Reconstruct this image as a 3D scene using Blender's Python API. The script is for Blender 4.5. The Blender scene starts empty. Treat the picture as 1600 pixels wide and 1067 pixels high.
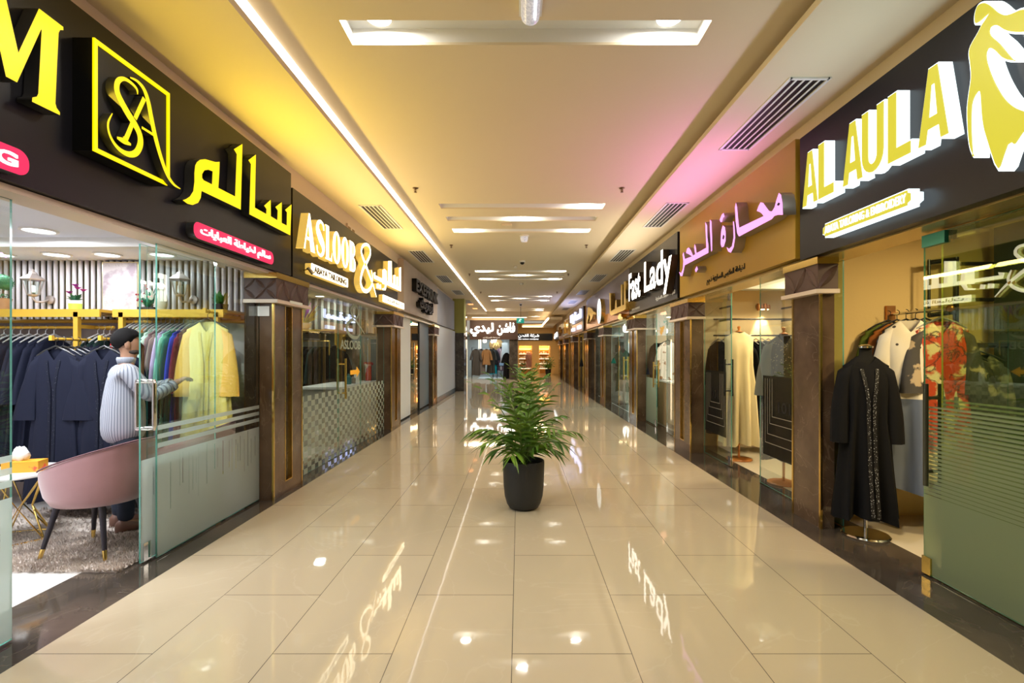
import bpy, bmesh, math, random
from mathutils import Vector, Matrix
R = random.Random(7)
PI = math.pi
SC = bpy.context.scene
COL = SC.collection
# ------------------------------------------------------------------ camera
CAM_Z = 1.507
F = 770.0            # focal length in pixels of a 1600 px wide frame
VX, VY = 811.0, 551.0
cam = bpy.data.cameras.new('camera')
cam.sensor_fit = 'HORIZONTAL'; cam.sensor_width = 36.0
cam.lens = F / 1600 * 36.0
cam.shift_x = -(VX - 800) / 1600.0
cam.shift_y = (VY - 533.5) / 1600.0
cam.clip_start = 0.05; cam.clip_end = 200
camo = bpy.data.objects.new('camera', cam); COL.objects.link(camo)
camo.location = (0, 0, CAM_Z); camo.rotation_euler = (PI / 2, 0, 0)
SC.camera = camo
# ------------------------------------------------------------------ world, exposure
w = bpy.data.worlds.new('mall_air'); SC.world = w; w.use_nodes = True
w.node_tree.nodes['Background'].inputs[0].default_value = (1.0, 0.9, 0.75, 1)
w.node_tree.nodes['Background'].inputs[1].default_value = 0.3
vs = SC.view_settings
vs.view_transform = 'Standard'; vs.look = 'None'; vs.gamma = 1.0; vs.use_curve_mapping = False
vs.exposure = 0.38
cy = SC.cycles
cy.max_bounces = 9; cy.diffuse_bounces = 5; cy.glossy_bounces = 5; cy.transmission_bounces = 5
cy.transparent_max_bounces = 32; cy.sample_clamp_indirect = 4.0; cy.sample_clamp_direct = 0
cy.caustics_reflective = False; cy.caustics_refractive = False
cy.use_denoising = True
try: cy.use_light_tree = True
except Exception: pass

def area(loc, power, size, color=(1, 1, 1), rot=(0, 0, 0), size_y=None, parent=None, spread=None, name='lamp_light'):
    l = bpy.data.lights.new(name, 'AREA'); l.energy = power; l.color = color; l.size = size
    if size_y: l.shape = 'RECTANGLE'; l.size_y = size_y
    if spread: l.spread = spread
    o = bpy.data.objects.new(name, l); COL.objects.link(o); o.location = loc; o.rotation_euler = rot
    if parent: o.parent = parent
    return o
def spot(loc, power, color, rot=(0, 0, 0), ang=2.2, blend=.8, rad=.05, parent=None):
    l = bpy.data.lights.new('lamp_light', 'SPOT'); l.energy = power; l.color = color
    l.spot_size = ang; l.spot_blend = blend; l.shadow_soft_size = rad
    o = bpy.data.objects.new('lamp_light', l); COL.objects.link(o); o.location = loc; o.rotation_euler = rot
    if parent: o.parent = parent
    return o

# ------------------------------------------------------------------ materials
MATS = {}
def mat(name, col=(.8, .8, .8), rough=.5, metal=0.0, emit=None, es=0.0, noise=None, bump=None, spec=.5, coat=0.0, veins=None, sheen=0.0, sparkle=None, trans=0.0):
    if name in MATS: return MATS[name]
    m = bpy.data.materials.new(name); m.use_nodes = True
    nt = m.node_tree; b = nt.nodes['Principled BSDF']
    def N(t, **k):
        n = nt.nodes.new(t)
        for kk, v in k.items(): setattr(n, kk, v)
        return n
    L = nt.links.new
    b.inputs['Base Color'].default_value = (*col, 1); b.inputs['Roughness'].default_value = rough
    b.inputs['Metallic'].default_value = metal; b.inputs['Specular IOR Level'].default_value = spec
    b.inputs['Coat Weight'].default_value = coat
    if sheen: b.inputs['Sheen Weight'].default_value = sheen
    if trans: b.inputs['Transmission Weight'].default_value = trans
    if emit:
        b.inputs['Emission Color'].default_value = (*emit, 1); b.inputs['Emission Strength'].default_value = es
    tc = N('ShaderNodeTexCoord') if (noise or bump or veins or sparkle) else None
    out = None
    if noise:          # (scale, colour2, contrast lo, hi)
        n = N('ShaderNodeTexNoise'); n.inputs['Scale'].default_value = noise[0]; n.inputs['Detail'].default_value = 6
        r = N('ShaderNodeValToRGB'); r.color_ramp.elements[0].position = noise[2]; r.color_ramp.elements[1].position = noise[3]
        r.color_ramp.elements[0].color = (*col, 1); r.color_ramp.elements[1].color = (*noise[1], 1)
        L(tc.outputs['Object'], n.inputs['Vector']); L(n.outputs['Fac'], r.inputs['Fac']); out = r.outputs['Color']
    if veins:          # (scale, colour, width, strength)
        n = N('ShaderNodeTexNoise'); n.inputs['Scale'].default_value = veins[0]; n.inputs['Detail'].default_value = 4; n.inputs['Distortion'].default_value = 1.2
        L(tc.outputs['Object'], n.inputs['Vector'])
        s = N('ShaderNodeMath', operation='SUBTRACT'); L(n.outputs['Fac'], s.inputs[0]); s.inputs[1].default_value = .5
        a = N('ShaderNodeMath', operation='ABSOLUTE'); L(s.outputs[0], a.inputs[0])
        r = N('ShaderNodeMapRange'); L(a.outputs[0], r.inputs['Value']); r.inputs['From Min'].default_value = 0; r.inputs['From Max'].default_value = veins[2]
        r.inputs['To Min'].default_value = veins[3]; r.inputs['To Max'].default_value = 0
        x = N('ShaderNodeMix', data_type='RGBA'); L(r.outputs[0], x.inputs['Factor'])
        if out: L(out, x.inputs['A'])
        else: x.inputs['A'].default_value = (*col, 1)
        x.inputs['B'].default_value = (*veins[1], 1); out = x.outputs['Result']
    if sparkle:        # (scale, colour, size)
        v = N('ShaderNodeTexVoronoi'); v.inputs['Scale'].default_value = sparkle[0]; L(tc.outputs['Object'], v.inputs['Vector'])
        c = N('ShaderNodeMath', operation='LESS_THAN'); L(v.outputs['Distance'], c.inputs[0]); c.inputs[1].default_value = sparkle[2]
        x = N('ShaderNodeMix', data_type='RGBA'); L(c.outputs[0], x.inputs['Factor'])
        if out: L(out, x.inputs['A'])
        else: x.inputs['A'].default_value = (*col, 1)
        x.inputs['B'].default_value = (*sparkle[1], 1); out = x.outputs['Result']
    if out: L(out, b.inputs['Base Color'])
    if bump:
        n = N('ShaderNodeTexNoise'); n.inputs['Scale'].default_value = bump[0]; n.inputs['Detail'].default_value = 4
        bp = N('ShaderNodeBump'); bp.inputs['Strength'].default_value = bump[1]; bp.inputs['Distance'].default_value = .01
        L(tc.outputs['Object'], n.inputs['Vector']); L(n.outputs['Fac'], bp.inputs['Height']); L(bp.outputs['Normal'], b.inputs['Normal'])
    MATS[name] = m
    return m
def st_out(nt, s, axis):
    if axis != 'ROUND': return s.outputs[axis]
    t = nt.nodes.new('ShaderNodeMath'); t.operation = 'ARCTAN2'
    nt.links.new(s.outputs['Y'], t.inputs[0]); nt.links.new(s.outputs['X'], t.inputs[1])
    return t.outputs[0]
def stripe_mat(name, c1, c2, scale, axis='X', rough=.7, duty=.5):
    if name in MATS: return MATS[name]
    m = mat(name, c1, rough); nt = m.node_tree; L = nt.links.new
    tc = nt.nodes.new('ShaderNodeTexCoord'); s = nt.nodes.new('ShaderNodeSeparateXYZ'); L(tc.outputs['Object'], s.inputs[0])
    a = nt.nodes.new('ShaderNodeMath'); a.operation = 'MULTIPLY'; L(st_out(nt, s, axis), a.inputs[0]); a.inputs[1].default_value = scale
    f = nt.nodes.new('ShaderNodeMath'); f.operation = 'FRACT'; L(a.outputs[0], f.inputs[0])
    c = nt.nodes.new('ShaderNodeMath'); c.operation = 'LESS_THAN'; L(f.outputs[0], c.inputs[0]); c.inputs[1].default_value = duty
    x = nt.nodes.new('ShaderNodeMix'); x.data_type = 'RGBA'; L(c.outputs[0], x.inputs['Factor'])
    x.inputs['A'].default_value = (*c1, 1); x.inputs['B'].default_value = (*c2, 1)
    L(x.outputs['Result'], nt.nodes['Principled BSDF'].inputs['Base Color'])
    return m
def glass_mat(name, tint=(.93, .97, .95), k=2.3):
    m = bpy.data.materials.new(name); m.use_nodes = True; nt = m.node_tree; nt.nodes.clear(); L = nt.links.new
    o = nt.nodes.new('ShaderNodeOutputMaterial'); mx = nt.nodes.new('ShaderNodeMixShader')
    t = nt.nodes.new('ShaderNodeBsdfTransparent'); t.inputs[0].default_value = (*tint, 1)
    g = nt.nodes.new('ShaderNodeBsdfGlossy'); g.inputs['Roughness'].default_value = 0.0; g.inputs['Color'].default_value = (.95, 1, .97, 1)
    fr = nt.nodes.new('ShaderNodeFresnel'); fr.inputs[0].default_value = 1.5
    ge = nt.nodes.new('ShaderNodeNewGeometry')
    a = nt.nodes.new('ShaderNodeMath'); a.operation = 'SUBTRACT'; a.inputs[0].default_value = 1; L(ge.outputs['Backfacing'], a.inputs[1])
    b = nt.nodes.new('ShaderNodeMath'); b.operation = 'MULTIPLY'; L(fr.outputs[0], b.inputs[0]); L(a.outputs[0], b.inputs[1])
    c = nt.nodes.new('ShaderNodeMath'); c.operation = 'MULTIPLY'; c.use_clamp = True; L(b.outputs[0], c.inputs[0]); c.inputs[1].default_value = k
    L(c.outputs[0], mx.inputs[0]); L(t.outputs[0], mx.inputs[1]); L(g.outputs[0], mx.inputs[2]); L(mx.outputs[0], o.inputs[0])
    MATS[name] = m; return m
def film_mat(name, col, clear=.25):
    m = bpy.data.materials.new(name); m.use_nodes = True; nt = m.node_tree; nt.nodes.clear(); L = nt.links.new
    o = nt.nodes.new('ShaderNodeOutputMaterial')
    d = nt.nodes.new('ShaderNodeBsdfDiffuse'); d.inputs[0].default_value = (*col, 1)
    tl = nt.nodes.new('ShaderNodeBsdfTranslucent'); tl.inputs[0].default_value = (*col, 1)
    t = nt.nodes.new('ShaderNodeBsdfTransparent')
    a = nt.nodes.new('ShaderNodeMixShader'); a.inputs[0].default_value = .5; L(d.outputs[0], a.inputs[1]); L(tl.outputs[0], a.inputs[2])
    b = nt.nodes.new('ShaderNodeMixShader'); b.inputs[0].default_value = clear; L(a.outputs[0], b.inputs[1]); L(t.outputs[0], b.inputs[2])
    L(b.outputs[0], o.inputs[0]); MATS[name] = m; return m
def emit_mat(name, col, s):
    if name in MATS: return MATS[name]
    return mat(name, tuple(c*.12 for c in col), .4, emit=col, es=s)

# ------------------------------------------------------------------ mesh builder
class MB:
    def __init__(self): self.bm = bmesh.new(); self.mi = 0
    def f(self, vs):
        try:
            fc = self.bm.faces.new(vs); fc.material_index = self.mi; return fc
        except ValueError: return None
    def poly(self, pts): return self.f([self.bm.verts.new(p) for p in pts])
    def box(self, x0, x1, y0, y1, z0, z1, M=None):
        v = [Vector((x, y, z)) for z in (z0, z1) for y in (y0, y1) for x in (x0, x1)]
        if M: v = [M @ p for p in v]
        v = [self.bm.verts.new(p) for p in v]
        for q in ((0, 2, 3, 1), (4, 5, 7, 6), (0, 1, 5, 4), (2, 6, 7, 3), (0, 4, 6, 2), (1, 3, 7, 5)): self.f([v[i] for i in q])
        return self
    def cbox(self, c, s, M=None):
        return self.box(c[0]-s[0]/2, c[0]+s[0]/2, c[1]-s[1]/2, c[1]+s[1]/2, c[2]-s[2]/2, c[2]+s[2]/2, M)
    def rings(self, rings, cap0=True, cap1=True, closed=True):
        rr = [[self.bm.verts.new(p) for p in r] for r in rings]
        n = len(rr[0])
        for a, b in zip(rr, rr[1:]):
            for i in range(n if closed else n - 1):
                j = (i + 1) % n; self.f([a[i], a[j], b[j], b[i]])
        if cap0 and closed: self.f(rr[0][::-1])
        if cap1 and closed: self.f(rr[-1])
        return self
    def tube(self, pts, r, seg=8, cap=True, flat=None):
        pts = [Vector(p) for p in pts]; n = len(pts)
        if not isinstance(r, (list, tuple)): r = [r] * n
        rings = []; up = None
        for i, p in enumerate(pts):
            t = (pts[min(i + 1, n - 1)] - pts[max(i - 1, 0)]).normalized()
            if up is None:
                up = Vector((0, 0, 1)) if abs(t.z) < .9 else Vector((1, 0, 0))
            s = t.cross(up)
            if s.length < 1e-5: s = t.orthogonal()
            s.normalize(); u = s.cross(t).normalized(); up = u
            fl = flat or 1.0
            rings.append([p + s * (r[i] * math.cos(2*PI*k/seg)) + u * (r[i] * fl * math.sin(2*PI*k/seg)) for k in range(seg)])
        return self.rings(rings, cap, cap)
    def lathe(self, prof, seg=24, c=(0, 0, 0), M=None, sx=1, sy=1):
        rings = []
        for r, z in prof:
            ring = [Vector((c[0] + sx*r*math.cos(2*PI*k/seg), c[1] + sy*r*math.sin(2*PI*k/seg), c[2] + z)) for k in range(seg)]
            rings.append([M @ p for p in ring] if M else ring)
        return self.rings(rings, prof[0][0] > 1e-4, prof[-1][0] > 1e-4)
    def ball(self, c, r, s=(1, 1, 1), seg=14, rings=8):
        pr = [(max(1e-4, r*math.sin(PI*i/rings)), -r*math.cos(PI*i/rings)) for i in range(rings + 1)]
        rr = [[Vector((c[0]+s[0]*a*math.cos(2*PI*k/seg), c[1]+s[1]*a*math.sin(2*PI*k/seg), c[2]+s[2]*z)) for k in range(seg)] for a, z in pr]
        return self.rings(rr)
    def add_mesh(self, me, M=None):
        n0 = len(self.bm.verts); f0 = len(self.bm.faces)
        self.bm.from_mesh(me); self.bm.verts.ensure_lookup_table(); self.bm.faces.ensure_lookup_table()
        if M:
            for v in self.bm.verts[n0:]: v.co = M @ v.co
        return [self.bm.faces[i] for i in range(f0, len(self.bm.faces))]
    def build(self, name, mats, parent=None, smooth=None, loc=None, kind=None, recalc=True):
        bm = self.bm
        if recalc: bmesh.ops.recalc_face_normals(bm, faces=bm.faces)
        me = bpy.data.meshes.new(name); bm.to_mesh(me); bm.free()
        for m in (mats if isinstance(mats, (list, tuple)) else [mats]): me.materials.append(m)
        if smooth:
            for p in me.polygons: p.use_smooth = True
            if smooth is not True:
                try: me.set_sharp_from_angle(angle=math.radians(smooth))
                except Exception: pass
        o = bpy.data.objects.new(name, me); COL.objects.link(o)
        if parent: o.parent = parent
        if loc: o.location = loc
        if kind: o['kind'] = kind
        return o

def thing(name, label, cat, loc=(0, 0, 0), rz=0, group=None):
    o = bpy.data.objects.new(name, None); COL.objects.link(o); o.empty_display_size = .1
    o.location = loc; o.rotation_euler = (0, 0, rz)
    o['label'] = label; o['category'] = cat
    if group: o['group'] = group
    return o
def tag(o, label, cat, group=None):
    o['label'] = label; o['category'] = cat
    if group: o['group'] = group
    return o
def struct(name, mb, m, parent=None, smooth=None, loc=None): 
    return mb.build(name, m, parent, smooth, loc, kind=None if parent else 'structure')
def sbox(name, m, *b): return struct(name, MB().box(*b), m)
def copy_tree(o, label=None, loc=None, rz=None, group=None, parent=None, scale=None):
    c = o.copy(); COL.objects.link(c)
    if parent is not None: c.parent = parent
    if label: c['label'] = label
    if group: c['group'] = group
    if loc is not None: c.location = loc
    if rz is not None: c.rotation_euler = (0, 0, rz)
    if scale is not None: c.scale = (scale,) * 3 if not isinstance(scale, tuple) else scale
    for ch in list(o.children): copy_tree(ch, parent=c)
    return c
def setmat(o, part, m):
    for ch in o.children:
        if ch.name.split('.')[0] == part:
            for i, s in enumerate(ch.material_slots):
                s.link = 'OBJECT'; s.material = m

# ------------------------------------------------------------------ flat lettering -> solid lettering
def curve_to_mesh(cu):
    o = bpy.data.objects.new('tmp', cu); COL.objects.link(o)
    dg = bpy.context.evaluated_depsgraph_get()
    me = bpy.data.meshes.new_from_object(o.evaluated_get(dg))
    bpy.data.objects.remove(o); bpy.data.curves.remove(cu)
    return me
def poly_mesh(loops, depth, offset=0.0):
    cu = bpy.data.curves.new('tmp', 'CURVE'); cu.dimensions = '2D'; cu.fill_mode = 'BOTH'; cu.extrude = depth / 2; cu.offset = offset
    for lp in loops:
        s = cu.splines.new('POLY'); s.points.add(len(lp) - 1)
        for p, q in zip(s.points, lp): p.co = (q[0], q[1], 0, 1)
        s.use_cyclic_u = True
    return curve_to_mesh(cu)
AR = {}
for ch, base, n in (('ا',0xFE8D,2),('ب',0xFE8F,4),('ة',0xFE93,2),('ت',0xFE95,4),('ج',0xFE9D,4),('ح',0xFEA1,4),('خ',0xFEA5,4),('د',0xFEA9,2),('ذ',0xFEAB,2),('ر',0xFEAD,2),('ز',0xFEAF,2),
    ('س',0xFEB1,4),('ش',0xFEB5,4),('ص',0xFEB9,4),('ط',0xFEC1,4),('ع',0xFEC9,4),('ف',0xFED1,4),('ق',0xFED5,4),('ك',0xFED9,4),('ل',0xFEDD,4),('م',0xFEE1,4),
    ('ن',0xFEE5,4),('ه',0xFEE9,4),('و',0xFEED,2),('ي',0xFEF1,4)):
    AR[ch] = (base, n)
def arabic(s):
    out = []
    i = 0; prevj = False
    while i < len(s):
        c = s[i]
        if c == 'ل' and i + 1 < len(s) and s[i + 1] == 'ا':
            out.append(chr(0xFEFC if prevj else 0xFEFB)); prevj = False; i += 2; continue
        if c not in AR: out.append(c); prevj = False; i += 1; continue
        b, n = AR[c]
        nxt = i + 1 < len(s) and s[i + 1] in AR
        if n == 2: out.append(chr(b + (1 if prevj else 0))); prevj = False
        else:
            k = (3 if nxt else 1) if prevj else (2 if nxt else 0)
            out.append(chr(b + k)); prevj = nxt
        i += 1
    return ''.join(out[::-1])
def text_mesh(s, depth, offset=0.0, spacing=1.0):
    if any(c in AR for c in s): s = arabic(s)
    cu = bpy.data.curves.new('tmp', 'FONT'); cu.body = s; cu.size = 1; cu.extrude = .5; cu.offset = offset; cu.space_character = spacing
    cu.resolution_u = 4
    me = curve_to_mesh(cu)
    for v in me.vertices: v.co.z *= depth
    return me
def side_matrix(side, xf, depth):
    """local (u, v, w) -> world; the front of a solid of that depth lies in the plane |X| = xf, facing the corridor"""
    if side < 0: return Matrix(((0, 0, 1, -xf - depth/2), (1, 0, 0, 0), (0, 1, 0, 0), (0, 0, 0, 1)))
    return Matrix(((0, 0, -1, xf + depth/2), (-1, 0, 0, 0), (0, 1, 0, 0), (0, 0, 0, 1)))
def front_matrix(yf, depth):
    return Matrix(((1, 0, 0, 0), (0, 0, -1, yf + depth/2), (0, 1, 0, 0), (0, 0, 0, 1)))
def uv(side, xf, x, y):
    Y = F * xf / abs(VX - x)
    return (Y if side < 0 else -Y, CAM_Z + (VY - y) * Y / F)
def pxs(side, xf, pts, ox=0, oy=0, k=1.0): return [uv(side, xf, ox + a*k, oy + b*k) for a, b in pts]
def smooth_path(pts, n=6, closed=False):
    P = [Vector(p) for p in pts]; out = []; m = len(P)
    rng = range(m if closed else m - 1)
    for i in rng:
        p0 = P[(i-1) % m] if (closed or i > 0) else P[0]; p1 = P[i]; p2 = P[(i+1) % m]; p3 = P[(i+2) % m] if (closed or i + 2 < m) else P[-1]
        for k in range(n):
            t = k / n
            out.append(.5*((2*p1) + (p2-p0)*t + (2*p0-5*p1+4*p2-p3)*t*t + (3*p1-p0-3*p2+p3)*t*t*t))
    if not closed: out.append(P[-1])
    return out
def ribbon(pts, ws, n=6):
    q = smooth_path([(p[0], p[1], w_) for p, w_ in zip(pts, ws)], n)
    a, b = [], []
    for i, p in enumerate(q):
        t = (q[min(i+1, len(q)-1)] - q[max(i-1, 0)]); t = Vector((t.x, t.y)).normalized()
        nn = Vector((-t.y, t.x)) * max(p.z, .0005) / 2
        a.append((p.x + nn.x, p.y + nn.y)); b.append((p.x - nn.x, p.y - nn.y))
    return a + b[::-1]
def add_solid(mb, me, M, front=0, side=1):
    z = M.to_3x3() @ Vector((0, 0, 1))
    for fc in mb.add_mesh(me, M):
        fc.normal_update(); fc.material_index = front if fc.normal.dot(z) > .7 else side
    bpy.data.meshes.remove(me)
def fit_text(mb, s, M, u0, u1, v0, v1, depth, offset=.0, front=0, side=1, shear=0.0, spacing=1.0):
    me = text_mesh(s, depth, offset, spacing)
    xs = [v.co.x for v in me.vertices]; ys = [v.co.y for v in me.vertices]
    ax, bx, ay, by = min(xs), max(xs), min(ys), max(ys)
    for v in me.vertices:
        v.co.x = u0 + (v.co.x - ax) / (bx - ax) * (u1 - u0) + shear*(v.co.y - ay)
        v.co.y = v0 + (v.co.y - ay) / (by - ay) * (v1 - v0)
    add_solid(mb, me, M, front, side)
def rrect(u0, u1, v0, v1, r, n=6):
    o = []
    for cx, cy_, a in ((u1-r, v0+r, -PI/2), (u1-r, v1-r, 0), (u0+r, v1-r, PI/2), (u0+r, v0+r, PI)):
        for k in range(n+1):
            t = a + PI/2*k/n; o.append((cx + r*math.cos(t), cy_ + r*math.sin(t)))
    return o
# ================================================================== surfaces
def tile_floor_mat():
    m = mat('porcelain_tiles', (.60, .53, .42), .035, spec=.6); nt = m.node_tree; L = nt.links.new; b = nt.nodes['Principled BSDF']
    tc = nt.nodes.new('ShaderNodeTexCoord'); sp = nt.nodes.new('ShaderNodeSeparateXYZ'); L(tc.outputs['Object'], sp.inputs[0])
    ax = nt.nodes.new('ShaderNodeMath'); ax.operation = 'ADD'; L(sp.outputs['Y'], ax.inputs[0]); ax.inputs[1].default_value = -2.467 + .6 + 24
    ay = nt.nodes.new('ShaderNodeMath'); ay.operation = 'ADD'; L(sp.outputs['X'], ay.inputs[0]); ay.inputs[1].default_value = 2.435 + 12
    cb = nt.nodes.new('ShaderNodeCombineXYZ'); L(ax.outputs[0], cb.inputs[0]); L(ay.outputs[0], cb.inputs[1])
    br = nt.nodes.new('ShaderNodeTexBrick'); L(cb.outputs[0], br.inputs['Vector'])
    br.inputs['Scale'].default_value = 1; br.inputs['Brick Width'].default_value = 1.2; br.inputs['Row Height'].default_value = .6
    br.inputs['Mortar Size'].default_value = .0022; br.inputs['Mortar Smooth'].default_value = .1; br.offset = .5; br.offset_frequency = 2
    br.inputs['Color1'].default_value = (.52, .435, .305, 1); br.inputs['Color2'].default_value = (.495, .41, .285, 1); br.inputs['Mortar'].default_value = (.12, .10, .08, 1)
    n = nt.nodes.new('ShaderNodeTexNoise'); n.inputs['Scale'].default_value = .9; n.inputs['Detail'].default_value = 5; n.inputs['Distortion'].default_value = 1.5; L(tc.outputs['Object'], n.inputs['Vector'])
    s = nt.nodes.new('ShaderNodeMath'); s.operation = 'SUBTRACT'; L(n.outputs['Fac'], s.inputs[0]); s.inputs[1].default_value = .5
    a = nt.nodes.new('ShaderNodeMath'); a.operation = 'ABSOLUTE'; L(s.outputs[0], a.inputs[0])
    r = nt.nodes.new('ShaderNodeMapRange'); L(a.outputs[0], r.inputs['Value']); r.inputs['From Max'].default_value = .008; r.inputs['To Min'].default_value = .14; r.inputs['To Max'].default_value = 0
    x = nt.nodes.new('ShaderNodeMix'); x.data_type = 'RGBA'; L(r.outputs[0], x.inputs['Factor']); L(br.outputs['Color'], x.inputs['A']); x.inputs['B'].default_value = (.66, .58, .45, 1)
    L(x.outputs['Result'], b.inputs['Base Color'])
    bn = nt.nodes.new('ShaderNodeTexNoise'); bn.inputs['Scale'].default_value = 9; bn.inputs['Detail'].default_value = 2; L(tc.outputs['Object'], bn.inputs['Vector'])
    bp = nt.nodes.new('ShaderNodeBump'); bp.inputs['Strength'].default_value = .06; bp.inputs['Distance'].default_value = .004; L(bn.outputs['Fac'], bp.inputs['Height']); L(bp.outputs['Normal'], b.inputs['Normal'])
    return m
M_FLOOR = tile_floor_mat()
M_GRAN = mat('dark_granite', (.045, .036, .028), .07, noise=(2.2, (.11, .085, .065), .38, .75), veins=(1.6, (.24, .20, .15), .006, .22), spec=.6)
M_MARB = mat('brown_marble', (.080, .048, .028), .14, noise=(2.6, (.17, .112, .070), .35, .75), veins=(2.0, (.34, .25, .17), .006, .3), spec=.6)
M_MARBD = mat('dark_marble', (.035, .03, .025), .1, noise=(3, (.09, .075, .06), .35, .75), veins=(2.4, (.25, .21, .17), .008, .5), spec=.6)
M_GOLD = mat('polished_gold', (.83, .58, .17), .16, 1.0)
M_GOLDP = mat('gold_paint', (.72, .44, .05), .35, .35)
M_BRASS = mat('brushed_brass', (.55, .38, .12), .28, 1.0)
M_CHROME = mat('chrome', (.75, .75, .74), .08, 1.0)
M_STEEL = mat('dark_steel', (.06, .06, .06), .25, .8)
M_CEIL = mat('ceiling_paint', (.76, .66, .48), .75, bump=(40, .03))
M_WALL = mat('warm_wall_paint', (.74, .62, .45), .7, bump=(60, .03))
M_WHITE = mat('white_paint', (.80, .80, .78), .55)
M_LEDGE = mat('cream_stone', (.70, .58, .47), .3)
M_CAP = mat('brown_embossed_tile', (.085, .046, .036), .45, spec=.4)
M_BOARD = mat('black_sign_panel', (.006, .0055, .009), .32, spec=.3)
M_DGREY = mat('dark_grey_metal', (.03, .03, .032), .4)
M_BLACK = mat('black_plastic', (.005, .005, .006), .4, spec=.3)
M_GLASS = glass_mat('clear_glass')
M_GLASSG = glass_mat('tinted_glass', (.80, .86, .70), 2.2)
M_EDGE = mat('green_glass_edge', (.10, .36, .29), .15, spec=.8)
M_EDGEY = mat('amber_glass_edge', (.55, .52, .12), .15, spec=.8)
M_FROST = film_mat('frosted_film', (.55, .63, .59), .12)
M_FROSTG = film_mat('green_frosted_film', (.36, .43, .28), .15)
M_FROSTC = film_mat('checker_film', (.50, .53, .42), .12)
M_LED = emit_mat('led_tape', (1.0, .93, .86), 2.6)
M_LEDW = emit_mat('warm_led_tape', (1.0, .72, .42), 7.0)
M_LAMP = emit_mat('lamp_diffuser', (.93, 1.0, 1.0), 14.0)
M_SHOPFL = mat('white_marble_floor', (.72, .70, .66), .1, veins=(1.5, (.5, .45, .38), .012, .4))

# ================================================================== setting: floor, ceiling
sbox('floor', M_FLOOR, -2.435, 2.365, -6, 27.6, -.1, 0)
sbox('floor_hall', M_FLOOR, -6.5, 2.365, 27.6, 35.2, -.1, 0)
sbox('floor_crossing', M_FLOOR, -6.5, -2.435, 19.6, 27.6, -.1, 0)
sbox('trim_1', M_GRAN, -3.0, -2.435, -6, 19.6, -.1, 0)
sbox('trim_2', M_GRAN, 2.365, 2.96, -6, 35.2, -.1, 0)

ZM, ZS = 3.78, 3.62
SLX0, SLX1 = -1.23, 1.318
SLOTS = [(-3.3, 'AC'), (2.0, 'C'), (2.75, 'B'), (3.505, 'C'), (7.65, 'R'), (8.37, 'B'), (9.18, 'C'), (13.77, 'C'), (14.47, 'B'), (15.22, 'C'), (19.87, 'C'), (20.67, 'B'), (21.47, 'C'), (25.6, 'C'), (26.5, 'C'), (31, 'C')]
HW = .135
def ceiling():
    b = MB(); z = ZM
    x0, x1 = -2.05, 2.1
    ys = [-6.0]
    prev = -6.0
    def slab(xa, xb, ya, yb): b.box(xa, xb, ya, yb, z, z + .02)
    for y, _ in SLOTS:
        a, c = y - HW, y + HW
        slab(x0, x1, prev, a); slab(x0, SLX0, a, c); slab(SLX1, x1, a, c)
        # the recess: four sides and a lid
        t = .02; h = z + .12
        b.mi = 1; b.box(SLX0 - t, SLX0, a - t, c + t, z + .02, h); b.box(SLX1, SLX1 + t, a - t, c + t, z + .02, h)
        b.box(SLX0, SLX1, a - t, a, z + .02, h); b.box(SLX0, SLX1, c, c + t, z + .02, h)
        b.box(SLX0 - t, SLX1 + t, a - t, c + t, h, h + .02); b.mi = 0
        prev = c
    slab(x0, x1, prev, 35.2)
    return struct('ceiling', b, [M_CEIL, M_WHITE])
ceiling()
def soffit(name, xa, xb, y0, y1):      # lower side ceiling with an upturned lip towards the corridor
    b = MB(); b.box(xa, xb, y0, y1, ZS, ZS + .05)
    return struct(name, b, M_CEIL)
soffit('ceiling_left', -2.66, -1.745, -6, 27.5)
soffit('ceiling_right', 1.82, 2.70, -6, 35.2)
for nm, xa, xb in (('trim_3', -2.06, -2.04), ('trim_4', 2.09, 2.11)):
    sbox(nm, M_CEIL, xa, xb, -6, 35.2, ZS + .05, ZM + .02)
sbox('ceiling_crossing', M_CEIL, -6.5, -2.66, 19.6, 27.6, ZS, ZS + .05)
# cove led: one long run on the left, lit end to end
led = MB(); led.box(-1.90, -1.757, -5.8, 17.5, ZM - .012, ZM)
yy = 17.8
while yy < 26.5: led.box(-1.90, -1.757, yy, yy + .55, ZM - .012, ZM); yy += .85
o = led.build('cove_led_strip', M_LED); tag(o, 'long bright white LED strip hidden in the left ceiling cove', 'light strip')
led = MB()
led.box(-2.6, .42, 27.3, 27.36, 3.44, 3.5)
o = led.build('cove_led_strip', M_LEDW); tag(o, 'warm LED strip glowing above the brown sign with white Arabic letters', 'light strip')
b = MB(); b.box(-2.9, .5, 27.22, 27.6, 3.5, 3.78); b.box(-2.9, .5, 27.22, 27.26, 3.46, 3.5); b.build('ceiling_bulkhead', M_CEIL)['kind'] = 'structure'
led = MB(); led.box(.25, 1.60, 34.3, 34.36, 3.30, 3.36); led.box(1.58, 1.66, 27.3, 34.3, 3.38, 3.44)
o = led.build('cove_led_strip', M_LEDW); tag(o, 'L-shaped warm LED strip on the ceiling before the far white-lettered shop', 'light strip')
b = MB(); b.box(.2, 2.4, 34.36, 35.1, 3.28, 3.5); b.box(1.66, 2.4, 27.3, 34.4, 3.36, 3.5); b.build('ceiling_end', M_CEIL)['kind'] = 'structure'

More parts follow.
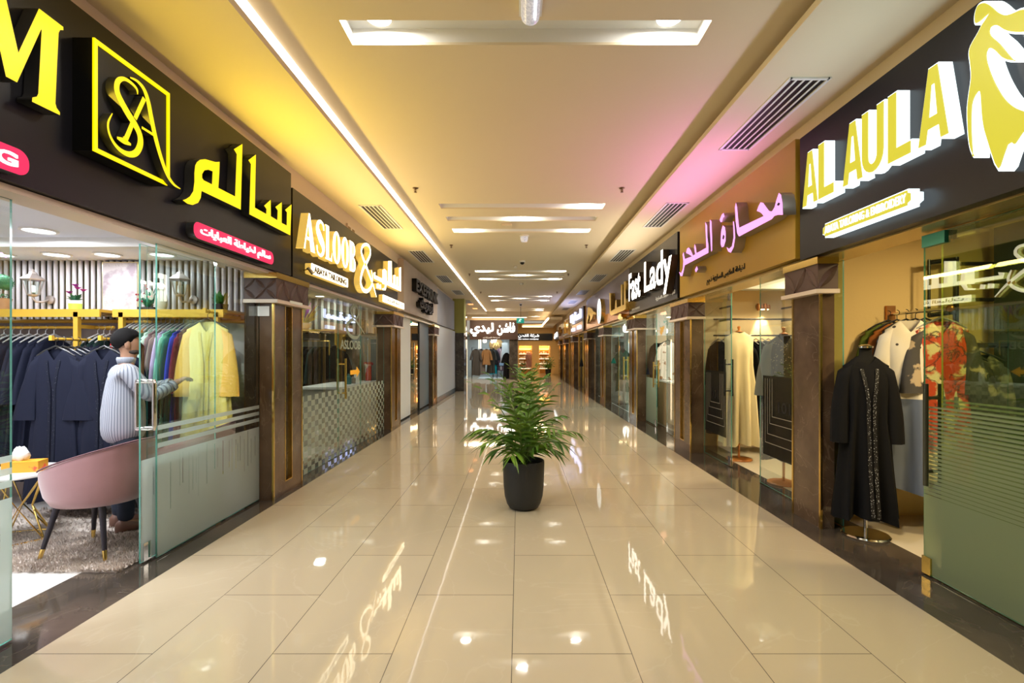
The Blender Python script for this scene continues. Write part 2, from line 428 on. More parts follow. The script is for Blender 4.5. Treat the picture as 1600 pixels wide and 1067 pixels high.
# ---- downlights in the slots
n_dl = 0
ORD = ['first', 'second', 'third', 'fourth', 'fifth', 'sixth', 'seventh', 'eighth', 'ninth', 'tenth', 'eleventh', 'twelfth', 'thirteenth', 'fourteenth', 'fifteenth', 'sixteenth']
vis = 0
dl0 = None
for y, k in SLOTS:
    if y > 3: vis += 1
    spots = {'C': [('left', -1.0), ('right', 1.07)], 'R': [('right', 1.07)], 'B': [('middle', .05)], 'AC': [('left', -1.0), ('right', 1.07)]}[k]
    for nm, x in spots:
        lab = ('round white downlight at the %s of the %s ceiling slot from the front' % (nm, ORD[vis - 1])) if y > 3 else 'round white downlight in a ceiling slot at the front end'
        t = thing('downlight', lab, 'ceiling light', (x, y, ZM + .12), 0, 'downlights in the ceiling slots')
        if dl0 is None:
            MB().lathe([(.115, -.004), (.115, -.014), (.09, -.014), (.09, -.004)], 24).build('rim', M_WHITE, t)
            MB().lathe([(.09, -.006), (.06, -.011), (.0001, -.012)], 24).build('diffuser', M_LAMP, t)
            dl0 = t
        else:
            for ch in dl0.children:
                if ch.type == 'MESH':
                    c = ch.copy(); COL.objects.link(c); c.parent = t
        area((0, 0, -.025), 15 if y < 20 else 11, .16, (1.0, .95, .86), parent=t)

# ================================================================== walls over the shop fronts
sbox('wall_left', M_WALL, -2.72, -2.60, -6, 19.6, 2.34, ZS)
sbox('wall_right', M_WALL, 2.64, 2.76, -6, 35.2, 2.36, ZS)
sbox('wall_back', M_WALL, -3.2, 3.2, -6.12, -6, -.1, 4)
sbox('wall_left_entry', M_MARB, -2.8, -2.62, -6, 1.0, 0, 2.34)
sbox('wall_right_entry', M_MARB, 2.76, 2.9, -6, 1.0, 0, 2.36)
# cream head rails above the glass
sbox('trim_5', M_LEDGE, -2.70, -2.52, 1.0, 14.3, 2.305, 2.338)
sbox('trim_6', mat('pale_gold_rail', (.62, .47, .20), .25, .7), 2.58, 2.86, 1.0, 35, 2.315, 2.355)

# ================================================================== clad pillars
def petals(mb, cx, w, z0, z1, n, face):
    """raised four-petal relief of overlapping circles; face(u, z, out) -> point"""
    s = w / n; rows = max(1, round((z1 - z0) / s)); sz = (z1 - z0) / rows
    for i in range(n):
        for j in range(rows):
            for (a0, b0, a1, b1) in ((0, 0, 1, 1), (0, 1, 1, 0)):
                if (i + j) % 2 != (0 if (a0, b0) == (0, 0) else 1): continue
                p0 = Vector((cx - w/2 + (i + a0)*s, z0 + (j + b0)*sz)); p1 = Vector((cx - w/2 + (i + a1)*s, z0 + (j + b1)*sz))
                d = p1 - p0; nn = Vector((-d.y, d.x)) * .15
                L_ = []; Rr = []
                for k in range(7):
                    t = k / 6; h = math.sin(PI*t)
                    L_.append(p0 + d*t + nn*h); Rr.append(p0 + d*t - nn*h)
                top = [face(*((a + b_)/2), .012) for a, b_ in zip(L_, Rr)]
                va = [mb.bm.verts.new(face(*q, .002)) for q in L_]; vb = [mb.bm.verts.new(face(*q, .002)) for q in Rr]; vt = [mb.bm.verts.new(q) for q in top]
                for k in range(6):
                    mb.f([va[k], va[k+1], vt[k+1], vt[k]]); mb.f([vb[k+1], vb[k], vt[k], vt[k+1]])
def pillar(side, xf, y0, y1, depth, recess=True, cap=True):
    """xf: |X| of the front face.  Returns the structure object with its parts."""
    s = side
    def bx(mb, xa, xb, ya, yb, za, zb):
        a, b_ = s*xa, s*xb; mb.box(min(a, b_), max(a, b_), ya, yb, za, zb)
    m = MB(); w = y1 - y0; xb = xf + depth
    if recess:
        ra, rb = y0 + .38*w, y0 + .62*w
        bx(m, xf, xb, y0, ra, 0, 2.06); bx(m, xf, xb, rb, y1, 0, 2.06); bx(m, xf, xb, ra, rb, 0, .14); bx(m, xf + .05, xb, ra, rb, .14, 2.06)
    else: bx(m, xf, xb, y0, y1, 0, 2.06)
    p = struct('pillar', m, M_MARB)
    if recess:
        q = MB(); bx(q, xf + .04, xf + .05, ra, rb, .14, 2.06); q.build('inset_panel', M_MARBD, p)
        g = MB()
        for ya in (ra, rb): bx(g, xf - .004, xf + .05, ya - .006, ya + .006, .14, 2.06)
        bx(g, xf - .004, xf + .05, ra, rb, .13, .142)
    else: g = MB()
    for ya in (y0, y1): bx(g, xf - .006, xf + .012, ya - .012, ya + .012, 0, 2.06)
    g.build('gold_trim', M_GOLD, p)
    if cap:
        e = .05
        q = MB(); bx(q, xf - e, xb, y0 - e, y1 + e, 2.045, 2.26); 
        petals(q, (y0 + y1)/2, (y1 - y0) + 2*e, 2.05, 2.255, max(3, round((w + 2*e)/.15)), lambda u, z, o_: (s*(xf - e - o_), u, z))
        petals(q, xf - e + (depth + e)/2, depth + e, 2.05, 2.255, max(1, round((depth + e)/.12)), lambda u, z, o_: (s*u, y0 - e - o_, z))
        q.build('capital', M_CAP, p)
        q = MB(); bx(q, xf - e - .025, xb, y0 - e - .025, y1 + e + .025, 2.01, 2.045); q.build('ledge', M_LEDGE, p)
        q = MB(); bx(q, xf - e - .012, xb, y0 - e - .012, y1 + e + .012, 2.26, 2.318); bx(q, xf - e - .012, xb, y0 - e - .012, y1 + e + .012, 2.036, 2.046); q.build('gold_band', M_GOLD, p)
    return p
for y0, y1 in ((5.02, 5.67), (9.66, 10.36), (14.3, 15.0)): pillar(-1, 2.50, y0, y1, .27)
pillar(1, 2.58, 4.22, 4.64, .12, recess=False)
for y0, y1 in ((7.42, 8.17), (10.8, 11.5), (14.8, 15.6), (18.4, 19.2), (23.3, 24.1), (27.4, 28.2), (31, 31.8)): pillar(1, 2.58, y0, y1, .2)
# far end pier on the left, green painted above the marble
pe = sbox('pillar', M_MARBD, -2.62, -2.15, 19.3, 19.9, 0, 2.28)
sbox('wall_pier', mat('lime_wall_paint', (.42, .40, .12), .7), -2.62, -2.15, 19.3, 19.9, 2.28, ZS)
# chrome channel where the right front glass starts
sbox('trim_7', M_CHROME, 2.70, 2.80, 4.46, 4.50, 0, 2.31)
# ================================================================== shop signs
def wpart(mb, name, mats, parent, smooth=None):
    o = mb.build(name, mats, parent, smooth)
    p = parent; off = Vector((0, 0, 0))
    while p: off += p.location; p = p.parent
    o.data.transform(Matrix.Translation(-off))
    return o
def sign_glow_fill(side, y, length, power, color, z=2.95, tilt=.85, xf=2.33):
    # added unseen lamp aimed up to strengthen the letters' glow on the ceiling
    return area((side*xf, y, z), power, .10, color, (0, PI - side*tilt, 0), length, name='sign_glow_fill')
def sign(label, side, xf, y0, y1, z0, z1, m, th=.09, frame=None):
    t = thing('shop_sign', label, 'sign', (side*(xf + th/2), (y0 + y1)/2, z0))
    b = MB(); a, c = side*xf, side*(xf + th)
    b.box(min(a, c), max(a, c), y0, y1, z0, z1)
    wpart(b, 'board', m, t)
    return t
M_YEL = emit_mat('yellow_sign_face', (1.0, .74, .0), 1.0)
M_YELW = emit_mat('pale_gold_lit_letter', (1.0, .88, .58), 3.6)
M_YELS = mat('gold_letter_return', (.75, .55, .15), .2, .9, emit=(1, .62, .12), es=.55)
M_WLIT = emit_mat('white_lit_acrylic', (.82, .97, 1.0), 1.7)
M_OLIVE = emit_mat('olive_yellow_acrylic', (.64, .57, .03), .78)
M_PINK = emit_mat('magenta_lit_acrylic', (1.0, .36, .98), 1.05)
M_PINKS = mat('grey_letter_return', (.42, .38, .33), .3, .5)
M_RED = emit_mat('crimson_lit_plate', (.85, .01, .09), .95)
M_WTXT = emit_mat('white_lit_text', (1, .98, .96), 1.3)
M_WARMT = emit_mat('warm_white_lit_text', (1, .92, .80), 3.8)

# ---- left, first: black board with yellow letters
S1 = sign('black shop sign with big yellow letters, SA monogram and Arabic name', -1, 2.48, .3, 5.36, 2.342, 3.455, M_BOARD)
XF = 2.40; D = .075 ; MX = side_matrix(-1, XF, D)
def zpx(pts, ox, oy, k, xf=XF, side=-1): return pxs(side, xf, pts, ox, oy, k)
b = MB()
k = 120/427
Mm = [(217,47),(352,150),(352,168),(335,166),(326,182),(318,340),(308,575),(315,600),(333,625),(333,640),(178,565),(180,542),(205,537),(213,520),(225,300),(232,165),(228,165),(95,458),(33,425),(-70,-40),(-60,-90),(4,-140),(102,293)]
mm = zpx(Mm, 0, 0, k)
add_solid(b, poly_mesh([mm], D), MX)
u0 = min(p[0] for p in mm); 
add_solid(b, poly_mesh([[(1.62, 2.80), (1.80, 2.80), (1.80, 2.84), (1.745, 2.86), (1.745, 3.20), (u0 + .09, 3.30), (1.62, 3.30), (1.62, 3.26), (1.675, 3.24), (1.675, 2.86), (1.62, 2.84)]], D), MX)
wpart(b, 'lettering', [M_YEL, M_DGREY], S1); b = MB()
k = 200/970
meem = [(75,498),(100,490),(130,470),(155,430),(164,360),(164,290),(170,235),(183,210),(205,193),(245,187),(290,200),(325,210),(355,207),(352,300),(345,405),(472,470),(485,150),(463,112),(528,72),(515,570),(218,428),(212,480),(192,518),(150,535),(110,525)]
hole = [(222,300),(240,272),(270,267),(302,280),(297,378),(235,348),(222,330)]
add_solid(b, poly_mesh([zpx(meem, 270, 210, k), zpx(hole, 270, 210, k)], D), MX)
sin = [(573,195),(630,152),(622,555),(708,603),(710,565),(692,540),(742,495),(743,620),(792,650),(795,575),(777,550),(826,513),(825,670),(863,690),(865,590),(850,572),(900,530),(890,765),(580,605),(592,225)]
add_solid(b, poly_mesh([zpx(sin, 270, 210, k)], D), MX)
wpart(b, 'lettering', [M_YEL, M_DGREY], S1)
# monogram box
k = 160/657
XB = 2.37
b = MB(); q = zpx([(78,47),(557,405),(533,985),(38,752)], 130, 50, k, XB)
ya, yb = q[0][0], (q[1][0] + q[2][0])/2; za, zb = 2.385 + .06, 2.93
ya = (q[0][0] + q[3][0])/2; za = (q[2][1] + q[3][1])/2; zb = (q[0][1] + q[1][1])/2
b.box(-2.48, -XB, ya, yb, za, zb); wpart(b, 'logo_panel', M_BLACK, S1)
b = MB(); MXB = side_matrix(-1, XB - .012, .012); W = .022
add_solid(b, poly_mesh([[(ya, za), (yb, za), (yb, zb), (ya, zb)], [(ya+W, za+W), (yb-W*.8, za+W), (yb-W*.8, zb-W), (ya+W, zb-W)]], .012), MXB)
wpart(b, 'logo_frame', [M_YEL, M_YEL], S1)
b = MB(); MXC = side_matrix(-1, XB - .05, .05)
def zr(pts, ws): 
    pp = zpx(pts, 130, 50, k, XB - .03); wk = k * 2.35 / F * 3.0
    return ribbon(pp, [w_ * k * 3.0 / F * 1.15 for w_ in ws], 7)
for pts, ws in (
    ([(328,400),(322,365),(285,325),(240,300),(205,312),(193,350),(200,395),(230,460),(270,530),(312,595),(342,660),(345,720),(320,772),(275,785),(220,760),(175,712),(143,645),(138,580),(165,522)], [6,16,18,20,28,34,38,42,44,42,40,40,36,30,24,18,14,12,5]),
    ([(280,292),(325,315),(368,365),(395,440),(415,540),(440,660),(475,790),(518,910),(560,975),(605,1006)], [8,16,26,32,34,34,30,26,18,5]),
    ([(372,425),(312,555)], [26,24]), ([(292,592),(255,680),(240,690)], [26,28,30]), ([(195,678),(240,700),(285,722)], [12,30,12]), ([(355,612),(435,662)], [14,16])):
    add_solid(b, poly_mesh([zr(pts, ws)], .05), MXC)
wpart(b, 'monogram', [M_YEL, M_DGREY], S1)
# crimson plates
b = MB(); MXP = side_matrix(-1, 2.42, .06)
add_solid(b, poly_mesh([rrect(3.665, 4.86, 2.368, 2.492, .055)], .06), MXP)
wpart(b, 'plate', [M_RED, M_DGREY], S1); b = MB()
add_solid(b, poly_mesh([rrect(1.0, 2.435, 2.368, 2.492, .055)], .06), MXP)
wpart(b, 'plate', [M_RED, M_DGREY], S1)
b = MB(); MXT = side_matrix(-1, 2.412, .008)
fit_text(b, 'سالم لخياطة العبايات', MXT, 3.74, 4.79, 2.382, 2.475, .008, .02)
wpart(b, 'lettering', [M_WTXT, M_WTXT], S1); b = MB()
fit_text(b, 'ABAYA TAILORING', MXT, 1.08, 2.375, 2.395, 2.462, .008, .03)
wpart(b, 'lettering', [M_WTXT, M_WTXT], S1)
sign_glow_fill(-1, 2.4, 2.6, 7, (1, .70, .05))
sign_glow_fill(-1, 4.5, 1.2, 9, (1, .72, .05))

# ---- left, second: dark board with glowing white-gold letters
S2 = sign('dark shop sign with glowing studded letters reading ASLOOB', -1, 2.48, 5.40, 10.05, 2.34, 3.315, mat('charcoal_sign_panel', (.016, .014, .013), .32, spec=.3))
b = MB(); XF = 2.36; D = .09; MX = side_matrix(-1, XF, D)
def ell(cx, cz, a, c, n=28): return [(cx + a*math.cos(2*PI*i/n), cz + c*math.sin(2*PI*i/n)) for i in range(n)]
LZ0, LZ1 = 2.655, 3.075; H = LZ1 - LZ0; cz = (LZ0 + LZ1)/2
def letter(ch, u, w_):
    o = []
    if ch == 'A':
        o = [[[(u, LZ0), (u+.05*w_, LZ0), (u+.46*w_, LZ1), (u+.56*w_, LZ1), (u+w_, LZ0), (u+.62*w_, LZ0), (u+.53*w_, LZ0+.27*H), (u+.24*w_, LZ0+.27*H), (u+.16*w_, LZ0)], [(u+.29*w_, LZ0+.35*H), (u+.51*w_, LZ0+.35*H), (u+.42*w_, LZ0+.72*H)]]]
    elif ch == 'S':
        p = [(u+.92*w_, LZ0+.78*H), (u+.82*w_, LZ0+.93*H), (u+.5*w_, LZ1-.02*H), (u+.2*w_, LZ0+.88*H), (u+.16*w_, LZ0+.70*H), (u+.45*w_, LZ0+.52*H), (u+.80*w_, LZ0+.34*H), (u+.82*w_, LZ0+.14*H), (u+.5*w_, LZ0+.02*H), (u+.16*w_, LZ0+.08*H), (u+.06*w_, LZ0+.26*H)]
        o = [[ribbon(p, [.03, .035, .035, .06, .10, .12, .10, .06, .035, .03, .03], 5)]]
    elif ch == 'L': o = [[[(u, LZ0), (u+w_, LZ0), (u+w_, LZ0+.28*H), (u+.94*w_, LZ0+.2*H), (u+.8*w_, LZ0+.07*H), (u+.52*w_, LZ0+.07*H), (u+.52*w_, LZ1), (u, LZ1), (u, LZ1-.04*H), (u+.1*w_, LZ1-.06*H), (u+.1*w_, LZ0+.06*H), (u, LZ0+.04*H)]]]
    elif ch == 'O': o = [[ell(u+w_/2, cz, w_/2, H/2), ell(u+w_/2, cz, w_*.17, H*.42)]]
    elif ch == 'B':
        out = [(u, LZ0)] + [(u+.55*w_ + .45*w_*math.sin(PI*i/10), cz - .25*H - .25*H*math.cos(PI*i/10)) for i in range(11)] + [(u+.5*w_ + .42*w_*math.sin(PI*i/10), cz + .25*H - .25*H*math.cos(PI*i/10)) for i in range(1, 11)] + [(u, LZ1)]
        h1 = [(u+.48*w_ + .2*w_*math.sin(PI*i/8), cz - .235*H - .20*H*math.cos(PI*i/8)) for i in range(9)]
        h2 = [(u+.48*w_ + .18*w_*math.sin(PI*i/8), cz + .25*H - .19*H*math.cos(PI*i/8)) for i in range(9)]
        o = [[out, h1, h2]]
    return o
for ch, a, c in (('A', 5.39, 5.70), ('S', 5.74, 5.98), ('L', 6.01, 6.22), ('O', 6.24, 6.52), ('O', 6.55, 6.83), ('B', 6.86, 7.12)):
    for loops in letter(ch, a, c - a): add_solid(b, poly_mesh(loops, D), MX)
wpart(b, 'lettering', [M_YELW, M_YELS], S2); b = MB()
k = 190/1193
def zq(pts): return zpx(pts, 450, 320, k)
amp = [(845,905),(815,800),(775,690),(725,560),(695,470),(705,410),(742,388),(775,415),(783,480),(755,550),(715,620),(692,700),(688,770),(712,832),(752,846),(790,805),(805,730),(795,640)]
sc_ = lambda w_: w_ * k * 7.4 / F * 1.6
add_solid(b, poly_mesh([ribbon(zq(amp), [sc_(x) for x in (6,16,24,26,24,20,18,20,22,24,26,28,28,26,24,22,20,10)], 7)], D), MX)
wpart(b, 'ampersand', [M_YELW, M_YELS], S2); b = MB()
for pg in ([(815,668),(835,660),(832,690),(958,752),(960,552),(996,552),(998,768),(1012,775),(1012,690),(1034,690),(1034,785),(1042,790),(1042,705),(1060,705),(1060,800),(1068,802),(1068,622),(1090,612),(1090,850),(1010,815),(820,722)],
           [(905,640),(925,628),(945,650),(948,780),(935,838),(905,835),(900,822),(925,815),(928,780),(905,775)], [(845,775),(865,770),(867,820),(847,818)], [(872,785),(888,780),(890,828),(874,826)]):
    add_solid(b, poly_mesh([zq(pg)], D), MX)
wpart(b, 'lettering', [M_YELW, M_YELS], S2)
b = MB(); MXP = side_matrix(-1, 2.38, .07)
add_solid(b, poly_mesh([rrect(5.64, 6.86, 2.412, 2.535, .02)], .07), MXP)
wpart(b, 'plate', [M_YELW, M_YELS], S2); b = MB()
add_solid(b, poly_mesh([rrect(8.6, 10.2, 2.40, 2.525, .02)], .07), MXP)
wpart(b, 'plate', [M_YELW, M_YELS], S2)
b = MB(); MXT = side_matrix(-1, 2.374, .006)
fit_text(b, 'ABAYA TAILORING', MXT, 5.72, 6.78, 2.435, 2.512, .006, .02)
wpart(b, 'lettering', [mat('brown_text', (.12, .07, .02), .5)]*2, S2); b = MB()
fit_text(b, 'لخياطة العبايات', MXT, 8.75, 10.05, 2.425, 2.505, .006, .01)
wpart(b, 'lettering', [mat('brown_text', (.12, .07, .02), .5)]*2, S2)
sign_glow_fill(-1, 6.6, 3.0, 17, (1, .70, .22))
sign_glow_fill(-1, 9.0, 1.6, 12, (1, .70, .22))

# ---- left, third and fourth: stone panels
S3 = sign('pinkish stone sign panel with black solid letters in two lines', -1, 2.47, 10.55, 14.9, 2.40, 3.52, mat('pink_stone_panel', (.40, .31, .25), .45, noise=(1.5, (.50, .42, .35), .3, .7)), .12)
b = MB(); MX = side_matrix(-1, 2.36, .11)
fit_text(b, 'EXEFRINK', MX, 11.35, 14.45, 2.93, 3.22, .11, .035)
fit_text(b, 'ايزيفرينك', MX, 11.8, 13.6, 2.52, 2.86, .11, .03)
wpart(b, 'lettering', [M_BLACK, M_BLACK], S3)
S4 = sign('blank blue-grey stone fascia panel beside the lime pier', -1, 2.52, 15.15, 19.2, 2.40, 3.50, mat('blue_grey_stone', (.27, .29, .36), .5, noise=(1.2, (.36, .37, .42), .3, .7)), .08)

# ---- right, first: AL AULA
S5 = sign('dark shop sign with white-edged olive letters AL AULA and robe figure', 1, 2.50, .9, 4.385, 2.328, 3.41, M_BOARD)
XF = 2.42; D = .08; MX = side_matrix(1, XF, D); MF = side_matrix(1, XF - .006, .006)
z0, z1 = 2.735, 3.185; H = z1 - z0
bw = MB(); bo = MB()
def both(loops, inset=.008):
    add_solid(bw, poly_mesh(loops, D), MX)
    me = poly_mesh(loops, .006, -inset)
    add_solid(bo, me, MF)
def LA(a, c):
    w_ = c - a
    both([[(-a, z0), (-a + .30*w_, z0), (-a + .36*w_, z0+.18*H), (-a+.66*w_, z0+.18*H), (-a+.71*w_, z0), (-c if False else -a + w_, z0), (-a+.66*w_, z1), (-a+.34*w_, z1)], [(-a+.41*w_, z0+.36*H), (-a+.60*w_, z0+.36*H), (-a+.525*w_, z0+.74*H), (-a+.475*w_, z0+.74*H)]])
def LL(a, c):
    w_ = c - a
    both([[(-a, z0), (-a+w_, z0), (-a+w_, z0+.2*H), (-a+.42*w_, z0+.2*H), (-a+.42*w_, z1), (-a, z1)]])
def LU(a, c):
    w_ = c - a; n = 10
    o = [(-a, z1), (-a+.34*w_, z1), (-a+.34*w_, z0+.28*H)] + [(-a+.5*w_ - .16*w_*math.cos(PI*i/n), z0+.28*H - .12*H*math.sin(PI*i/n)) for i in range(1, n)] + [(-a+.66*w_, z0+.28*H), (-a+.66*w_, z1), (-a+w_, z1), (-a+w_, z0+.3*H)] + [(-a+.5*w_ + .5*w_*math.cos(PI*i/n), z0+.3*H - .3*H*math.sin(PI*i/n)) for i in range(1, n)] + [(-a, z0+.3*H)]
    both([o])
# u grows towards the viewer's right = decreasing Y, so widths are taken positive from -Y
LA(4.207, 4.207+.225); LL(3.985, 3.985+.205); LA(3.685, 3.685+.225); LU(3.48, 3.48+.22); LL(3.235, 3.235+.20); LA(2.99, 2.99+.225)
k = 100/368
fig = [(88,145),(80,110),(88,60),(110,20),(150,5),(190,25),(230,60),(270,75),(310,65),(370,42),(430,60),(445,120),(425,175),(370,195),(300,195),(250,180),(215,158),(185,163),(190,195),(240,240),(290,300),(330,350),(290,358),(240,340),(200,300),(170,288),(165,330),(185,400),(220,480),(270,560),(330,610),(400,640),(430,700),(370,770),(320,840),(285,838),(222,985),(150,800),(125,690),(115,550),(105,540),(85,580),(78,640),(78,760),(85,905),(60,870),(45,790),(38,650),(45,560),(60,450),(55,370),(48,310),(60,260),(100,190),(125,140),(150,103),(120,130)]
both([[tuple(v) for v in smooth_path(pxs(1, XF, fig, 1500, 0, k), 3, True)]], .009)
wpart(bw, 'lettering', [M_WLIT, M_WLIT], S5)
wpart(bo, 'letter_face', [M_OLIVE, M_OLIVE], S5)
b = MB(); MXP = side_matrix(1, 2.41, .07)
def octo(a, c, za, zb, e): return [(a+e, za), (c-e, za), (c-e, za+e*.6), (c, za+e), (c, zb-e), (c-e, zb-e*.6), (c-e, zb), (a+e, zb), (a+e, zb-e*.6), (a, zb-e), (a, za+e), (a+e, za+e*.6)]
add_solid(b, poly_mesh([octo(-3.91, -3.02, 2.412, 2.522, .03)], .07), MXP); wpart(b, 'plate', [M_WLIT, M_WLIT], S5)
b = MB(); add_solid(b, poly_mesh([octo(-3.90, -3.03, 2.420, 2.514, .025)], .006), side_matrix(1, 2.404, .006)); wpart(b, 'plate_face', [M_OLIVE]*2, S5)
b = MB(); fit_text(b, 'ABAYA TAILORING & EMBROIDERY', side_matrix(1, 2.398, .006), -3.87, -3.06, 2.440, 2.497, .006, .008); wpart(b, 'lettering', [M_WTXT]*2, S5)
sign_glow_fill(1, 3.2, 2.2, 3.2, (.55, .80, 1.0))

# ---- right, second: ochre board with magenta Arabic letters
S6 = sign('ochre shop sign with solid magenta Arabic letters', 1, 2.50, 4.46, 7.66, 2.36, 3.44, mat('ochre_sign_panel', (.40, .235, .02), .35))
b = MB(); XF = 2.38; D = .12; MX = side_matrix(1, XF, D); k = 200/1186
def zz(pts): return pxs(1, XF, pts, 1050, 290, k)
G = [[[(1028,270),(985,270),(950,280),(925,310),(620,472),(603,440),(590,330),(583,200),(592,155),(603,200),(612,300),(622,390),(850,282),(830,258),(810,242),(785,235),(800,195),(820,155),(845,160),(870,195),(900,235),(925,240),(950,200),(965,140),(990,65),(1010,85),(1022,150)], [(970,180),(985,155),(1003,165),(990,188)]],
     [[(565,330),(574,335),(582,400),(585,480),(572,570),(545,622),(520,610),(505,570),(530,585),(555,560),(570,480),(568,400)]],
     [[(470,368),(490,385),(498,440),(497,510),(480,565),(460,572),(450,540),(452,480),(455,420)], [(465,490),(475,450),(487,470),(480,500)]],
     [[(442,315),(460,270),(478,252),(486,285),(472,300),(462,335),(450,340)]],
     [[(352,315),(365,330),(372,480),(372,600),(362,612),(356,500),(350,380)]],
     [[(308,335),(325,370),(328,480),(338,560),(338,622),(118,738),(108,790),(95,840),(78,835),(65,800),(85,810),(100,770),(105,700),(98,640),(107,615),(120,680),(185,655),(150,632),(130,625),(138,585),(155,572),(175,600),(195,648),(215,635),(205,580),(210,538),(222,575),(228,625),(318,575),(315,500),(310,400)]],
     [[(212,780),(230,745),(240,775),(222,805)]]]
for loops in G: add_solid(b, poly_mesh([zz(l) for l in loops], D), MX)
wpart(b, 'lettering', [M_PINK, M_PINKS], S6)
b = MB(); fit_text(b, 'لخياطة الملابس النسائية ذ.م.م', side_matrix(1, 2.492, .008), -6.55, -5.45, 2.40, 2.50, .008, .004); wpart(b, 'lettering', [M_BLACK]*2, S6)
sign_glow_fill(1, 6.0, 2.6, 13, (1, .35, .95))

# ---- right, third: FAST LADY
S7 = sign('slate shop sign with warm white letters reading Fast Lady', 1, 2.50, 7.78, 11.17, 2.37, 3.42, mat('slate_sign_panel', (.018, .018, .024), .2, spec=.35))
b = MB(); MX = side_matrix(1, 2.39, .11)
fit_text(b, 'Fast', MX, -10.74, -9.72, 2.615, 3.205, .11, .02)
fit_text(b, 'Lady', MX, -9.42, -7.72, 2.47, 3.225, .11, .02)
wpart(b, 'lettering', [M_WARMT, mat('bronze_letter_return', (.06, .04, .025), .3, .6)], S7)
b = MB(); fit_text(b, 'لخياطة العبايات النسائية', side_matrix(1, 2.492, .008), -9.0, -7.9, 2.44, 2.52, .008, .004)
fit_text(b, 'ABAYA TAILORING', side_matrix(1, 2.492, .008), -10.9, -10.2, 2.43, 2.47, .008, .004); wpart(b, 'lettering', [M_WHITE]*2, S7)
sign_glow_fill(1, 9.2, 2.8, 12, (1, .85, .65))

# ---- right, fourth: lilac and copper board, gold letters and white round logo
S8 = sign('lilac and copper shop sign with gold letters and a round white logo', 1, 2.50, 11.2, 18.3, 2.60, 3.44, mat('lilac_sign_panel', (.20, .17, .24), .25))
b = MB(); b.box(2.495, 2.59, 11.2, 18.3, 2.36, 2.60); wpart(b, 'copper_band', mat('copper_band', (.62, .25, .10), .25, .55), S8)
b = MB(); XF = 2.38; MX = side_matrix(1, XF, .12); k = 110/1174
def za_(pts): return pxs(1, XF, pts, 880, 430, k)
for pg in ([(768,295),(790,300),(795,600),(860,560),(868,430),(885,405),(895,540),(960,510),(960,160),(985,150),(985,500),(1012,490),(1012,110),(1042,95),(1042,560),(1000,590),(800,672),(775,640)],
           [(915,670),(940,640),(970,650),(965,690),(990,700),(985,730),(940,745),(915,730)],
           [(395,810),(385,760),(405,640),(405,540),(430,528),(480,560),(500,600),(545,630),(545,660),(500,650),(480,720),(440,780),(450,700),(430,640),(420,720)]):
    add_solid(b, poly_mesh([za_(pg)], .12), MX)
wpart(b, 'lettering', [mat('gold_letter_face', (.85, .60, .12), .22, .9, emit=(1, .6, .1), es=.12), M_GOLD], S8)
b = MB(); add_solid(b, poly_mesh([ell(-14.6, 2.735, .37, .37, 40)], .14), side_matrix(1, 2.37, .14)); wpart(b, 'logo_disc', [emit_mat('white_logo_face', (.93, 1, .98), 1.1), M_GOLD], S8)
b = MB()
for p, w_ in (([(-14.72, 2.55), (-14.62, 2.66), (-14.64, 2.76), (-14.55, 2.84)], [.02, .07, .06, .02]), ([(-14.6, 2.92), (-14.56, 2.99)], [.03, .02])):
    add_solid(b, poly_mesh([ribbon(p, w_)], .006), side_matrix(1, 2.366, .006))
wpart(b, 'logo_mark', [mat('green_logo', (.02, .35, .25), .5)]*2, S8)

# ---- right, further down
S9 = sign('black and copper shop sign with bluish white Arabic letters', 1, 2.50, 18.9, 23.4, 2.36, 3.3, mat('copper_panel', (.50, .24, .11), .3, .3))
b = MB(); b.box(2.47, 2.52, 18.9, 23.4, 2.78, 3.30); b.box(2.47, 2.52, 18.9, 19.3, 2.36, 2.8); wpart(b, 'black_band', M_BOARD, S9)
b = MB(); fit_text(b, 'لمسة يافا', side_matrix(1, 2.40, .07), -23.2, -19.5, 2.80, 3.26, .07, .02)
wpart(b, 'lettering', [emit_mat('blue_white_lit_text', (.62, .66, 1.0), 2.2)]*2, S9)
b = MB()
for y in (20.2, 22.4): b.box(2.42, 2.5, y - .45, y + .45, 2.48, 2.62)
wpart(b, 'plate', emit_mat('small_blue_lit_plate', (.75, .75, 1), 1.4), S9)
sign_glow_fill(1, 21, 3, 16, (.45, .5, 1))
S10 = sign('cream shop sign with tall gold bars far down on the right', 1, 2.50, 23.7, 27.6, 2.36, 3.3, mat('cream_panel', (.60, .45, .30), .4))
b = MB()
for y in (24.3, 25.0, 26.3): b.box(2.40, 2.5, y - .12, y + .12, 2.45, 3.15)
b.box(2.40, 2.5, 24.1, 27.2, 2.40, 2.52); wpart(b, 'lettering', M_GOLD, S10)
S11 = sign('brown shop sign with gold squiggle letters near the far right end', 1, 2.50, 27.9, 31, 2.36, 3.2, mat('brown_panel', (.20, .10, .05), .4))
b = MB(); fit_text(b, 'عباية', side_matrix(1, 2.42, .06), -30.5, -28.3, 2.5, 3.05, .06, .03); wpart(b, 'lettering', [M_GOLD]*2, S11)
S12 = sign('black shop sign with white letters at the far right corner', 1, 2.50, 31.2, 34.6, 2.36, 2.95, M_BOARD)
b = MB(); fit_text(b, 'القطن', side_matrix(1, 2.42, .06), -34.2, -31.8, 2.45, 2.85, .06, .04); wpart(b, 'lettering', [M_WTXT]*2, S12)

